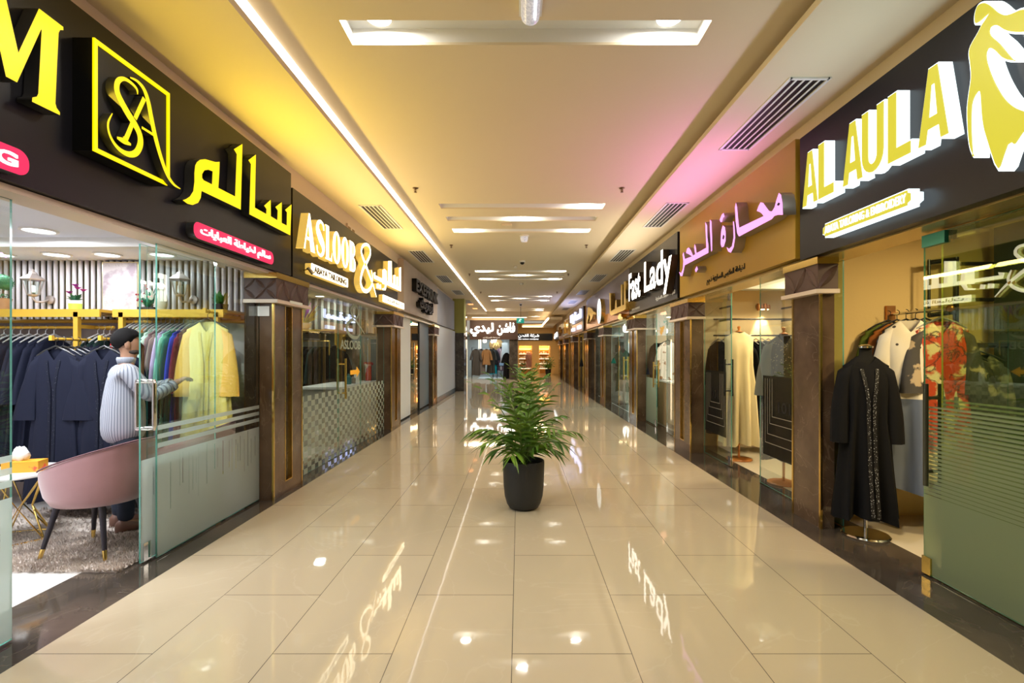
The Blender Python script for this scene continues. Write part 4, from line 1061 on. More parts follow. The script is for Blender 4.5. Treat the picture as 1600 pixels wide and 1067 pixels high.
# ---- things on the shelves
def leafball(mb, c, r, n, s, rr):
    for _ in range(n):
        d = Vector((rr.gauss(0, 1), rr.gauss(0, 1), rr.gauss(0, 1))).normalized(); p = Vector(c) + d*r*rr.uniform(.75, 1.05)
        a = d.orthogonal().normalized(); b_ = d.cross(a); ang = rr.uniform(0, 6); a, b_ = a*math.cos(ang) + b_*math.sin(ang), b_*math.cos(ang) - a*math.sin(ang)
        q = d*.4*s
        mb.poly([p - a*s, p + b_*s*.5 + q, p + a*s + q*.5, p - b_*s*.5 + q])
def leaf(mb, p0, p1, w_, droop=.0, n=5, side=None):
    p0 = Vector(p0); p1 = Vector(p1); d = p1 - p0; s = (side or d.cross(Vector((0, 0, 1)))); 
    if s.length < 1e-5: s = Vector((1, 0, 0))
    s = s.normalized(); L_ = []; R_ = []; prev = None
    rows = []
    for k in range(n + 1):
        t = k/n; c = p0 + d*t + Vector((0, 0, -droop*t*t)); h = w_*math.sin(PI*min(1, .08 + .92*t)**.8)*.5 if k < n else 0.0004
        up = Vector((0, 0, h*.35))
        rows.append([mb.bm.verts.new(c - s*h + up), mb.bm.verts.new(c), mb.bm.verts.new(c + s*h + up)])
    for a, b_ in zip(rows, rows[1:]): mb.f([a[0], a[1], b_[1], b_[0]]); mb.f([a[1], a[2], b_[2], b_[1]])
M_LEAF = mat('leaf_green', (.02, .14, .02), .4, noise=(6, (.05, .22, .03), .3, .7)); M_TERRA = mat('terracotta', (.42, .22, .11), .7); M_DLEAF = mat('deep_leaf', (.01, .10, .04), .45)
ZT = 1.926
t = thing('topiary', 'round green topiary in a terracotta pot on the left gold shelf', 'plant', (-5.13, 4.90, ZT))
MB().lathe([(.045, 0), (.065, .10), (.07, .12), (.055, .12)], 18).build('pot', M_TERRA, t, 40)
MB().tube([(0, 0, .1), (0, 0, .22)], .008, 6).build('stem', mat('stem_brown', (.12, .07, .03), .8), t)
b = MB(); b.ball((0, 0, .28), .072); rr = random.Random(1); leafball(b, (0, 0, .28), .08, 420, .012, rr); leafball(b, (0, 0, .13), .04, 60, .012, rr); b.build('foliage', mat('topiary_green', (.01, .17, .07), .5), t)
t = thing('potted_flower', 'magenta flowers in a lime and white pot on the left gold shelf', 'plant', (-4.43, 4.92, ZT))
MB().lathe([(.05, 0), (.055, .07), (.05, .07)], 18).build('pot', mat('lime_pot', (.45, .62, .08), .4), t, 40)
MB().lathe([(.055, .07), (.052, .10), (.045, .10)], 18).build('pot_rim', M_WHITE, t, 40)
b = MB(); rr = random.Random(2)
for _ in range(16):
    a = rr.uniform(0, 6.28); leaf(b, (0, 0, .09), (.08*math.cos(a), .05*math.sin(a), .13 + rr.uniform(0, .06)), .045, .02)
b.build('foliage', M_DLEAF, t)
b = MB()
for c in ((-.06, 0, .17), (.04, -.02, .21), (.08, 0, .19), (0, 0, .24)):
    for k in range(9):
        a = k*.7; leaf(b, c, (c[0] + .035*math.cos(a), c[1] + .035*math.sin(a), c[2] + .025), .03)
b.build('blossom', mat('magenta_petal', (.30, .01, .25), .5), t)
def lantern(label, x):
    t = thing('wall_lantern', label, 'wall lamp', (x, 5.16, 2.06)); mt = mat('antique_pewter', (.42, .36, .34), .4, .5)
    MB().lathe([(0, 0), (.045, .0), (.045, .02), (.02, .03), (0, .03)], 16, M=Matrix.Rotation(PI/2, 4, 'X')).build('backplate', mt, t, 40)
    MB().tube([(0, -.02, 0), (-.02, -.07, -.03), (-.05, -.11, -.03), (-.06, -.13, .0), (-.06, -.13, .03)], .011, 8).build('bracket', mt, t, True)
    c = (-.06, -.13)
    b = MB(); b.lathe([(.03, .02), (.045, .03), (.05, .04)], 6, (*c, 0)); b.lathe([(.10, .185), (.105, .195), (.055, .235), (.035, .25), (.03, .265), (.012, .275), (.014, .29), (.004, .30)], 6, (*c, 0))
    for k in range(6):
        a = PI*k/3; b.tube([(c[0] + .05*math.cos(a), c[1] + .05*math.sin(a), .04), (c[0] + .085*math.cos(a), c[1] + .085*math.sin(a), .19)], .004, 5)
    b.build('cage', mt, t)
    MB().lathe([(.047, .042), (.082, .188)], 6, (*c, 0)).build('glass', M_GLASS, t)
    MB().lathe([(.0, .05), (.024, .06), (.024, .13), (.0, .14)], 12, (*c, 0)).build('bulb', mat('milk_bulb', (.75, .8, .85), .3), t, 40)
lantern('pewter wall lantern between the topiary and the magenta flowers', -4.90)
lantern('pewter wall lantern above the colourful robes', -3.40)
t = thing('wall_art', 'framed pale marbled calligraphy picture on the slatted wall', 'picture', (-4.16, 5.15, 1.885))
b = MB(); b.box(-.19, .19, -.01, .02, 0, .57); b.build('frame', mat('pale_gold_frame', (.62, .55, .32), .3, .6), t)
m = mat('marbled_print', (.50, .46, .48), .5, noise=(5, (.30, .24, .28), .52, .62), veins=(9, (.30, .25, .27), .02, .6)); b = MB(); b.box(-.178, .178, -.016, -.008, .012, .558); b.build('print', m, t)
t = thing('flower_tray', 'red-budded green plant in a black tray on the colourful rack', 'plant', (-3.70, 4.92, ZT))
MB().box(-.08, .08, -.04, .04, 0, .035).build('tray', M_BLACK, t)
b = MB(); rr = random.Random(5); fl = MB()
for _ in range(46):
    a = rr.uniform(0, 6.28); r_ = rr.uniform(.03, .13); e = (r_*math.cos(a), r_*.6*math.sin(a), .06 + rr.uniform(.02, .19)); leaf(b, (0, 0, .03), e, .022)
    if rr.random() < .6: fl.ball(e, .010, seg=6, rings=4)
b.build('foliage', mat('teal_leaf', (.02, .20, .11), .5), t); fl.build('buds', mat('red_bud', (.30, .01, .03), .5), t)
o = MB().lathe([(.04, 0), (.055, .06), (.05, .15), (.035, .20), (.04, .21), (.03, .21)], 18).build('vase', mat('white_vase', (.70, .68, .58), .3), None, 40, (-3.58, 4.93, ZT)); tag(o, 'white painted vase beside the red-budded plant', 'vase')
t = thing('potted_plant', 'broad-leaved green plant in a dark pot at the right of the gold shelf', 'plant', (-2.985, 4.93, ZT))
MB().lathe([(.07, 0), (.08, .065), (.07, .065)], 6).build('pot', M_BLACK, t)
b = MB(); rr = random.Random(6)
for _ in range(24):
    a = rr.uniform(0, 6.28); r_ = rr.uniform(.03, .11); leaf(b, (.3*r_*math.cos(a), .3*r_*math.sin(a), .06), (r_*math.cos(a), r_*math.sin(a), .10 + rr.uniform(0, .13)), .05, .02)
b.build('foliage', M_LEAF, t)
# ceiling lamps of the first left shop
M_DISC = emit_mat('disc_lamp', (.92, .96, 1), 3)
for x, y, lab in ((-4.56, 4.86, 'above the pewter lantern'), (-4.06, 4.86, 'above the calligraphy picture'), (-3.52, 4.86, 'above the colourful robes'), (-5.12, 4.86, 'above the topiary'), (-3.80, 3.90, 'nearest the entrance')):
    t = thing('disc_light', 'round white ceiling disc light ' + lab + ' in the left shop', 'ceiling light', (x, y, 2.48), 0, 'disc lights of the left shop')
    MB().lathe([(.12, 0), (.12, -.012), (.10, -.014), (.10, 0)], 28).build('rim', M_WHITE, t); MB().lathe([(.10, -.006), (.0001, -.010)], 28).build('diffuser', M_DISC, t)
    area((0, 0, -.03), 3.2 if y > 4.5 else 12, .2, (.92, .96, 1), parent=t)

# ---- chairs, table, rug
M_VEL = mat('dusty_pink_velvet', (.40, .205, .215), .7, sheen=.6, noise=(3, (.33, .165, .175), .35, .7)); M_VELD = mat('plum_piping', (.14, .06, .07), .7)
M_LEG = mat('dark_plum_leg', (.022, .018, .026), .4)
def chair(label, loc, rz):
    t = thing('tub_chair', label, 'chair', loc, rz)      # back towards +X
    n = 40; A, B = .335, .30
    def top(ph): return .60 + .25*max(0, math.cos(ph*.56))**1.6
    rings = []; phs = [(-2.35 + 4.7*i/n) for i in range(n + 1)]
    def prof(ph):
        h = top(ph); c, s = math.cos(ph), math.sin(ph)
        def pt(k, z): return (A*k*c + .03*(z - .4)*2*c, B*k*s, z)
        o = [pt(.66, .375), pt(.86, .385), pt(.97, .45), pt(1.02, .54)]
        o += [pt(1.02 + .10*(h - .54), .54 + (h - .54)*q) for q in (.4, .75, .95)] + [pt(.98 + .1*(h-.54), h), pt(.90 + .1*(h-.54), h - .012)]
        o += [pt(.86 + .1*(h - .54), .54 + (h - .54)*q) for q in (.7, .3)] + [pt(.84, .50), pt(.82, .44)]
        return o
    b = MB(); rr_ = [prof(p) for p in phs]
    vv = [[b.bm.verts.new(p) for p in r] for r in rr_]
    for a, c in zip(vv, vv[1:]):
        for i in range(len(a)): j = (i+1) % len(a); b.f([a[i], a[j], c[j], c[i]])
    b.f(vv[0]); b.f(vv[-1][::-1])
    b.build('shell', M_VEL, t, 60)
    b = MB(); b.tube([(p[6][0]*1.012, p[6][1]*1.012, p[6][2] + .012) for p in rr_], .006, 6); b.build('piping', M_VELD, t, True)
    b = MB(); b.lathe([(.0, .375), (.22, .375), (.27, .40), (.285, .45), (.27, .485), (.15, .50), (0, .50)], 32, sx=1.0, sy=.9); b.build('seat', M_VEL, t, True)
    for sx in (-1, 1):
        for sy in (-1, 1):
            b = MB(); p0, p1 = Vector((.17*sx, .15*sy, .385)), Vector((.25*sx, .21*sy, 0)); q = p0.lerp(p1, .8)
            b.tube([p0, q], [.022, .015], 12); l_ = b.build('leg', M_LEG, t, 40)
            b = MB(); b.tube([q, p1], [.0155, .012], 12); b.build('foot_cap', M_GOLD, l_, 40)
    return t
chair('dusty pink velvet tub chair with gold-tipped legs beside the open glass door', (-3.19, 3.74, .015), -.06)
chair('dusty pink velvet tub chair mostly hidden behind the frosted glass', (-3.05, 4.56, .015), .25)
t = thing('side_table', 'round white side table on a gold hourglass wire base', 'table', (-4.02, 3.93, .015))
MB().lathe([(0, .525), (.30, .525), (.31, .532), (.31, .545), (.305, .55), (0, .55)], 48).build('tabletop', mat('white_marble_top', (.80, .79, .78), .15), t, 40)
b = MB(); n = 5
for k in range(n):
    a0, a1 = 2*PI*k/n, 2*PI*(k + 1)/n; P = lambda a, r_, z: (r_*math.cos(a), r_*math.sin(a), z)
    b.tube([P(a0, .23, .01), P(a1, .23, .01)], .008, 6); b.tube([P(a0, .22, .518), P(a1, .22, .518)], .008, 6)
    am = (a0 + a1)/2
    b.tube([P(a0, .23, .01), P(am, .10, .26), P(a1, .23, .01)], .007, 6); b.tube([P(a0, .22, .518), P(am, .10, .26), P(a1, .22, .518)], .007, 6)
b.build('base', M_GOLD, t, 40)
t = thing('tissue_box', 'orange and yellow tissue box with a white tissue on the side table', 'tissue box', (-3.93, 3.92, .565), .25)
MB().box(-.12, .12, -.06, .06, 0, .085).build('box', mat('orange_carton', (.75, .33, .02), .5, noise=(14, (.78, .08, .03), .62, .68)), t)
b = MB(); rg = []
for k in range(6):
    z = .08 + .022*k; r_ = (.03, .05, .055, .06, .045, .02)[k]; rg.append([(-.03 + r_*math.cos(a*.5236)*(1 + .3*math.sin(a*2.1 + k)), r_*.5*math.sin(a*.5236), z + .012*math.sin(a*1.9)) for a in range(12)])
b.rings(rg); b.build('tissue', M_WHITE, t, True)
rr = random.Random(12); b = MB(); b.box(-5.3, -2.76, 3.38, 4.70, .0, .016)
for _ in range(30000):
    if rr.random() < .72: x = rr.uniform(-4.3, -2.73); y = rr.uniform(3.36, 4.1)
    else: x = rr.uniform(-5.3, -2.73); y = rr.uniform(3.36, 4.72)
    h = rr.uniform(.018, .042); a = rr.uniform(0, 6.28); l = rr.uniform(.0, .022); w_ = rr.uniform(.004, .008)
    c, s = math.cos(a)*w_, math.sin(a)*w_; dx, dy = rr.uniform(-1, 1)*l, rr.uniform(-1, 1)*l - .006
    b.poly([(x - c, y - s, .012), (x + c, y + s, .012), (x + dx, y + dy, h)])
o = b.build('shag_rug', mat('taupe_shag', (.70, .62, .55), .9, noise=(4, (.42, .35, .30), .35, .7))); tag(o, 'shaggy taupe rug under the pink chair and side table', 'rug')
# ================================================================== first right shop
def dress_stand(label, loc, base_m, pole_m, neck_m, neck_z, wood=False):
    t = thing('mannequin_stand', label, 'mannequin', loc)
    MB().lathe([(0, 0), (.17, 0), (.175, .012), (.165, .022), (.03, .028), (0, .03)], 32).build('base', base_m, t, 40)
    MB().tube([(0, 0, .02), (0, 0, neck_z - .3)], .014, 12).build('pole', pole_m, t, 40)
    MB().lathe([(0, neck_z - .75), (.10, neck_z - .7), (.115, neck_z - .5), (.13, neck_z - .3), (.15, neck_z - .16), (.10, neck_z - .09), (.055, neck_z - .06), (.052, neck_z)], 20, sy=.32).build('torso', mat('black_jersey', (.006, .006, .006), .8, spec=.2), t, 60)
    MB().lathe([(0, neck_z), (.055, neck_z), (.057, neck_z + .015), (.03, neck_z + .03), (0, neck_z + .032)] if not wood else [(0, neck_z), (.05, neck_z), (.045, neck_z + .01), (.016, neck_z + .02), (.012, neck_z + .04), (.022, neck_z + .055), (.02, neck_z + .075), (0, neck_z + .085)], 20, sy=.8).build('neck_cap', neck_m, t, 40)
    return t
M_WOODO = mat('orange_wood', (.50, .19, .04), .4)
dress_stand('mannequin on a chrome disc stand wearing the sequinned black dress', (2.855, 4.06, .0), M_CHROME, M_CHROME, M_CHROME, 1.545)
robe('abaya', 'black sequinned dress on the chrome-footed mannequin in the right front shop', (2.855, 4.06, 1.475), -.2, M_BLK, M_BLK, mat('silver_beading', (.012, .012, .014), .5, spec=.3, sparkle=(95, (.7, .72, .75), .22)), L=1.32, sh=.168, hem=.215, dep=.08, slv=.62, sw=.07, spread=.03, vneck=.07, seed=21, amp=.28, folds=8)
t = thing('clothes_rack', 'copper rail arm carrying robes on the cream wall of the right front shop', 'display arm', (3.43, 4.55, 1.86))
MB().box(-.04, .04, -.01, .02, -.06, .08).build('wall_plate', mat('copper', (.55, .24, .09), .3, .9), t)
MB().tube([(0, 0, 0), (0, -.62, 0)], .014, 10).build('rail', M_CHROME, t, 40)
MB().ball((0, -.63, 0), .028).build('end_ball', MATS['copper'], t, True)
M_PRINT = mat('red_floral_print', (.62, .06, .02), .7, noise=(7, (.80, .66, .40), .50, .56), veins=(6, (.03, .02, .02), .035, 1.0))
M_SLATE = mat('slate_blue_satin', (.12, .15, .22), .45, sheen=.2); M_IVORY = mat('ivory_crepe', (.74, .68, .54), .7, sparkle=(11, (.05, .04, .03), .16))
M_BFL = mat('black_floral', (.03, .028, .024), .7, noise=(11, (.30, .25, .17), .55, .6))
g = 'robes on the copper arm'
seq = [('olive green', cloth('olive_crepe', (.10, .14, .02))), ('rust', cloth('rust_crepe', (.30, .10, .02))), ('black and blue patterned', mat('blue_black_print', (.01, .01, .015), .7, noise=(16, (.10, .14, .22), .58, .62))), ('plain black', M_BLK), ('black beaded', M_BLKB)]
for i, (nm, m) in enumerate(seq):
    robe('abaya', nm + ' robe on the copper arm, %s from the cream wall' % ORD[i], (3.34 + .03*i, 4.46 - .065*i, 1.77), -.15, m, None, None, g, L=1.35, sh=.19, hem=.23, dep=.03, slv=.55, sw=.085, spread=.05, seed=30 + i, amp=.16)
    hanger_mesh('clothes_hanger', M_HGR, (3.34 + .03*i, 4.46 - .065*i, 1.77), -.15, 'dark hanger on the copper arm in the right front shop', 'dark hangers on the copper arm')
t = thing('abaya', 'ivory and slate blue two-tone robe hanging beside the red floral one', 'robe', (3.24, 4.085, 1.775), -.45)
bd, sl, tr = robe_meshes(L=1.40, sh=.17, hem=.21, dep=.06, slv=.62, sw=.10, spread=.04, seed=41, amp=.2, folds=6)
for f_ in bd.bm.faces: f_.material_index = 1 if f_.calc_center_median().z < -.62 else 0
bd.build('body', [M_IVORY, M_SLATE], t, True, recalc=False)
for s in sl:
    for f_ in s.bm.faces: f_.material_index = 1 if f_.calc_center_median().z < -.58 else 0
    s.build('sleeve', [M_IVORY, M_SLATE], t, True)
robe('abaya', 'red and cream floral print robe at the front of the copper arm', (3.42, 3.99, 1.76), -.3, M_PRINT, mat('charcoal_print', (.05, .045, .04), .7, noise=(8, (.45, .35, .22), .58, .62)), None, L=1.3, sh=.18, hem=.22, dep=.05, slv=.5, sw=.09, spread=.03, seed=43, amp=.16)
hanger_mesh('clothes_hanger', mat('grey_plastic', (.25, .25, .25), .4), (3.42, 3.99, 1.76), -.3, 'grey hanger holding the red floral robe', None)
b = MB()
for z in (2.31, 1.84): b.tube([(3.66, 4.40, z), (3.88, 4.40, z + .03), (3.90, 4.40, z)], .022, 10)
b.tube([(3.90, 4.40, 2.36), (3.90, 4.40, 1.60), (3.88, 4.36, 1.57), (3.66, 4.16, 1.57), (4.22, 4.24, 1.57)], .022, 10); b.tube([(3.66, 4.40, 1.84), (3.66, 4.40, 2.34)], .012, 8)
for z in (2.30, 1.98): b.tube([(3.90, 4.40, z), (4.22, 4.39, z)], .018, 8)
o = b.build('pipe_rack', M_STEEL, None, 40); tag(o, 'black steel pipe wall rack in the right front shop', 'clothes rack')
for i, (x, m) in enumerate(((3.72, M_BFL), (3.92, mat('grey_black_print', (.05, .05, .045), .7, noise=(9, (.25, .23, .18), .5, .58))))):
    robe('abaya', ('grey floral robe on the pipe rack beside the red floral one', 'black floral robe at the right end of the pipe rack')[i], (x, 4.14 + .06*i, 1.49), -.4, m, None, None, None, L=1.3, sh=.16, hem=.17, dep=.04, slv=.5, sw=.07, spread=.0, seed=50 + i, amp=.2)
    hanger_mesh('clothes_hanger', M_HGR, (x, 4.14 + .06*i, 1.49), -.4, 'black hanger on the pipe rack of the right front shop', 'hangers on the pipe rack')

# ================================================================== second right shop
b = MB(); b.tube([(2.98, 7.55, 1.77), (4.9, 7.55, 1.77)], .013, 10); b.tube([(2.98, 7.55, 2.02), (4.9, 7.55, 2.02)], .013, 8)
for x in (3.0, 4.0):
    for z in (2.02, 2.22): b.tube([(x + .25, 7.97, z), (x + .25, 7.55, z), (x + .25, 7.55, z - .22)], .016, 8)
    b.tube([(x + .25, 7.55, 2.22), (x + .25, 7.55, 1.77)], .013, 8)
tag(b.build('clothes_rail', M_STEEL, None, 40), 'black steel double rail of black robes in the ochre-signed shop', 'clothes rack')
bp = None
for i in range(16):
    x = 3.06 + .095*i; l_ = 'black robe packed on the steel rail of the ochre-signed shop'
    if bp is None: bp = robe('abaya', l_, (x, 7.55, 1.68), PI/2 + .35, M_BLKB, M_BLK, None, 'black robes on the steel rail', L=1.42, sh=.2, hem=.27, dep=.028, slv=.6, sw=.1, spread=.05, seed=60, amp=.2)
    else: copy_tree(bp, l_, (x, 7.55, 1.68 - .01*(i % 3)), PI/2 + .35 + R.uniform(-.1, .1), 'black robes on the steel rail')
    hanger_mesh('clothes_hanger', M_HGW, (x, 7.55, 1.69), PI/2 + .35, 'thin hanger on the steel rail of black robes', 'hangers on the steel rail')
for i in range(4):
    c = copy_tree(bp, 'grey-blue robe on the steel rail, seen through the 101 glass, %s from the left' % ORD[i], (3.72 + .07*i, 7.40, 1.68), PI/2 + .2, 'grey-blue robes on the steel rail'); m = cloth('grey_blue_crepe', (.10, .12, .15))
    setmat(c, 'body', m); setmat(c, 'sleeve', m)
dress_stand('orange wooden stand wearing the cream cape', (3.10, 6.95, 0), M_WOODO, M_WOODO, M_WOODO, 1.80, True)
robe('cape', 'long cream cape on the orange wooden stand behind the glass door', (3.10, 6.95, 1.80), -.2, mat('cream_chiffon', (.72, .62, .34), .7, sheen=.2), None, None, None, 'cape', L=1.58, sh=.19, hem=.235, dep=.12, slv=0, seed=70, amp=.3, folds=9, vneck=.02)
dress_stand('orange wooden stand behind the 101 glass', (3.05, 5.68, 0), M_WOODO, M_WOODO, M_WOODO, 1.72, True)
robe('abaya', 'grey-gold lace robe on the wooden stand behind the 101 glass', (3.05, 5.68, 1.70), -.2, mat('lace_gold', (.05, .045, .03), .6, sparkle=(38, (.42, .34, .16), .22)), cloth('sheer_grey', (.16, .17, .14)), None, L=1.42, sh=.18, hem=.22, dep=.10, slv=.6, sw=.1, spread=.04, seed=71, amp=.2)
t = thing('wall_lamp', 'copper fluted wall lamp shining up and down the cream wall', 'wall lamp', (3.93, 7.96, 2.24))
b = MB()
for k in range(4): b.lathe([(.030, -.055 + .02*(k % 2)), (.034, 0), (.030, .055 - .02*(k % 2))], 12, (-.075 + .05*k, -.04, 0))
b.box(-.09, .09, -.02, .02, -.03, .03)
b.build('shade', mat('copper', (.55, .24, .09), .3, .9), t, 40); MB().cbox((0, -.05, -.04), (.14, .03, .01)).build('bulb', emit_mat('warm_bulb', (1, .75, .35), 14), t)
spot((0, -.07, -.06), 45, (1, .75, .4), (0.35, 0, 0), 1.0, .6, .02, t)
b = MB()
sbox('trim_21', M_WHITEW, 3.3, 4.95, 7.2, 7.4, 2.44, 2.66)

# ================================================================== third right shop
t = thing('counter', 'cream counter faced with vertical wood slats in the Fast Lady shop', 'counter', (3.2, 9.9, 0))
MB().box(-.2, .25, -.95, .72, 0, .90).build('body', mat('cream_board', (.62, .52, .36), .5), t)
b = MB(); y = -.94
while y < .70: b.box(-.222, -.2, y, y + .035, .03, .90); y += .055
b.build('slat_front', mat('light_wood_slat', (.50, .36, .20), .5), t)
MB().box(-.24, .28, -.98, .75, .90, .935).build('worktop', M_WHITE, t)
robe('blouse', 'white blouse with brown floral print hanging above the slatted counter', (3.13, 10.35, 1.74), -.35, mat('brown_floral_white', (.80, .76, .68), .7, noise=(7, (.28, .14, .05), .55, .60)), None, None, None, 'blouse', L=.80, sh=.17, hem=.19, dep=.06, slv=.5, sw=.07, spread=.05, seed=80, amp=.1)
hanger_mesh('clothes_hanger', M_HGR, (3.13, 10.35, 1.74), -.35, 'black hanger holding the brown floral blouse', None)
for i in range(4): 
    copy_tree(bp, 'dark robe behind the mint-frosted door of the Fast Lady shop', (3.05 + .1*i, 10.95, 1.72), PI/2 + .4, 'dark robes behind the mint-frosted door')
robe('jacket', 'navy jacket with a white collar behind the mint-frosted door', (3.10, 10.62, 1.62), -.2, M_NAVY, None, mat('white_lapel', (.7, .7, .66), .6), None, 'jacket', L=.8, sh=.18, hem=.2, dep=.06, slv=.5, sw=.08, seed=82)
o = MB(); o.box(-.24, .24, 0, .02, -.3, .3); t = thing('wall_art', 'pale canvas with painted flowers above the blouse', 'picture', (3.34, 11.3, 2.15)); o.build('canvas', mat('flower_canvas', (.68, .68, .66), .6, noise=(5, (.72, .40, .08), .58, .64), veins=(4, (.10, .42, .40), .02, .8)), t)
tag(MB().lathe([(.0, 0), (.07, 0), (.05, .06), (.012, .10), (.006, .35), (0, .35)], 16).build('pendant_lamp', mat('rose_copper_lamp', (.6, .25, .15), .3, .8, emit=(1, .5, .3), es=1.2), None, 40, (3.05, 10.4, 2.31)), 'small rose copper pendant lamp in the Fast Lady shop', 'lamp')
sbox('trim_22', mat('beige_slat_wall', (.50, .42, .28), .6), 2.9, 4.7, 11.28, 11.34, 0, 1.9)

# ================================================================== fourth right shop
t = thing('console_table', 'white table with a turned leg behind the teal glass', 'table', (3.25, 13.9, 0))
MB().box(-.28, .3, -.5, .5, .80, .86).build('tabletop', M_WHITE, t); MB().box(-.24, .26, -.46, .46, .68, .80).build('apron', M_WHITE, t)
for sx, sy in ((-.2, -.4), (.22, -.4), (-.2, .4), (.22, .4)): MB().lathe([(.03, 0), (.04, .1), (.025, .2), (.045, .4), (.03, .55), (.05, .62), (.05, .68)], 12, (sx, sy, 0)).build('leg', M_WHITE, t, 40)
dress_stand('slim stand carrying the emerald dress in the gold-lettered shop', (3.05, 14.45, 0), M_STEEL, M_STEEL, M_STEEL, 1.6)
robe('dress', 'emerald dress on the slim stand in the gold-lettered shop', (3.05, 14.45, 1.58), -.3, cloth('emerald_satin', (.01, .14, .10)), None, None, None, 'dress', L=1.2, sh=.17, hem=.22, dep=.1, slv=.3, sw=.08, seed=90)
tag(MB().tube([(0, 0, .52), (0, 0, -.02)], .004, 5).tube([(0, 0, 0), (.02, .03, -.25), (-.02, 0, -.5), (.01, .02, -.75)], [.04, .05, .045, .03], 10).build('hanging_scarf', mat('gold_green_scarf', (.30, .26, .06), .6, noise=(12, (.02, .12, .07), .45, .55)), None, True, (3.05, 13.2, 2.1)), 'gold and green scarf hanging beside the emerald dress', 'scarf')
t = thing('shelving', 'white shelving with dark boxes beyond the second marble pillar on the right', 'shelf', (3.5, 16.4, 0))
for z in (.5, 1.0, 1.5, 2.0): MB().box(-.2, .2, -.9, .9, z, z + .03).build('shelf', M_WHITE, t)
for y in (-.9, .9): MB().box(-.2, .2, y - .015, y + .015, 0, 2.2).build('side_panel', M_WHITE, t)
rr = random.Random(3)
for z in (.53, 1.03, 1.53):
    for i in range(4):
        o = MB().box(-.12, .12, -.13, .13, 0, rr.uniform(.16, .34)).build('gift_box', mat(('slate_box', 'grey_box', 'teal_box')[i % 3], ((.06, .08, .09), (.25, .28, .27), (.03, .14, .13))[i % 3], .5), None, None, (3.46, 15.75 + .42*i, z)); tag(o, 'small box on the white shelving in the gold-lettered shop', 'box', 'boxes on the white shelving')
dress_stand('stand carrying the black gown under the blue-white letters', (3.05, 21.9, 0), M_STEEL, M_STEEL, M_STEEL, 1.6)
robe('abaya', 'black gown in the doorway under the blue-white letters', (3.05, 21.9, 1.58), -.3, M_BLK, None, None, L=1.3, sh=.19, hem=.25, dep=.1, slv=.6, seed=91)

# ================================================================== second left shop
t = thing('counter', 'white tailor counter behind the checkered glass', 'counter', (-3.15, 8.9, 0))
MB().box(-.35, .3, -1.0, .95, 0, .92).build('body', mat('counter_grey', (.30, .30, .27), .5), t); MB().box(-.38, .32, -1.03, .98, .92, .955).build('worktop', M_WHITE, t)
for i, (y, h, m, lab) in enumerate(((9.05, .26, M_WHITE, 'tall white bottle on the tailor counter'), (8.85, .13, mat('grey_tin', (.2, .2, .2), .4), 'grey tin beside the white bottle on the counter'), (8.62, .18, mat('teal_bottle', (.05, .2, .2), .3), 'teal bottle left of the grey tin on the counter'))):
    tag(MB().lathe([(0, 0), (.045, 0), (.045, h*.7), (.02, h*.85), (.02, h), (0, h)], 14).build('bottle', m, None, 40, (-2.98, y, .956)), lab, 'bottle')
dress_stand('stand carrying the black coat in the tailor shop', (-3.55, 9.45, 0), M_STEEL, M_STEEL, M_STEEL, 1.62)
robe('coat', 'black coat on a stand behind the amber arrow sticker', (-3.55, 9.45, 1.60), .3, M_BLK, None, None, None, 'coat', L=1.2, sh=.22, hem=.26, dep=.11, slv=.6, seed=92)
robe('scarf', 'red and white cloth hanging at the far end of the tailor shop', (-2.98, 9.75, 1.32), .3, mat('red_white_cloth', (.60, .02, .04), .6, noise=(4, (.7, .65, .6), .55, .6)), None, None, None, 'cloth', L=.42, sh=.06, hem=.09, dep=.04, slv=0, seed=93)
for i in range(12):
    c = copy_tree(bp, 'dark robe on the rail at the back of the tailor shop', (-4.75 + .1*i, 9.35 - .0*i, 1.62), PI/2 - .3 + R.uniform(-.1, .1), 'dark robes on the tailor shop rail')
    if i % 3 == 0: 
        m = cloth('dusk_teal_crepe', (.02, .05, .05)); setmat(c, 'body', m); setmat(c, 'sleeve', m)
tag(MB().tube([(-5.2, 9.35, 0), (-5.2, 9.35, 1.73), (-3.6, 9.35, 1.73), (-3.6, 9.35, 0)], .014, 10).build('clothes_rail', M_GOLDP, None, 40), 'gold rail of dark robes at the back of the tailor shop', 'clothes rack')
t = thing('wall_shelf', 'gold wall shelf over the dark robes of the tailor shop', 'shelf', (-4.3, 9.8, 1.93))
MB().box(-.95, .75, -.25, .3, 0, .03).build('shelf_board', M_GOLDP, t)
for x in (-.7, .72): MB().box(x, x + .03, -.24, .3, -.42, 0).build('bracket', M_GOLDP, t)
b = MB(); x = -6.0
while x < -2.9: b.box(x, x + .05, 10.08, 10.13, 1.9, 2.62); x += .13
struct('trim_23', b, mat('silver_slats', (.50, .50, .46), .4)); sbox('trim_24', M_DARKW, -6.1, -2.76, 10.13, 10.138, 1.9, 2.62)
t = thing('flower_bowl', 'white bowl of yellow and purple flowers on the tailor shop shelf', 'plant', (-4.25, 9.75, 1.961))
MB().lathe([(.05, 0), (.12, .05), (.15, .13), (.13, .13)], 20).build('bowl', mat('white_bowl', (.6, .58, .54), .4), t, 40)
rr = random.Random(8); b = MB(); c2 = MB()
for _ in range(60):
    a = rr.uniform(0, 6.28); r_ = rr.uniform(.05, .42); e = (r_*math.cos(a), .3*r_*math.sin(a), .15 + rr.uniform(.05, .42)); leaf(b if rr.random() < .7 else c2, (0, 0, .1), e, .05)
b.build('yellow_flowers', mat('yellow_petal', (.55, .42, .03), .6), t); c2.build('purple_flowers', mat('purple_petal', (.20, .03, .18), .6), t)

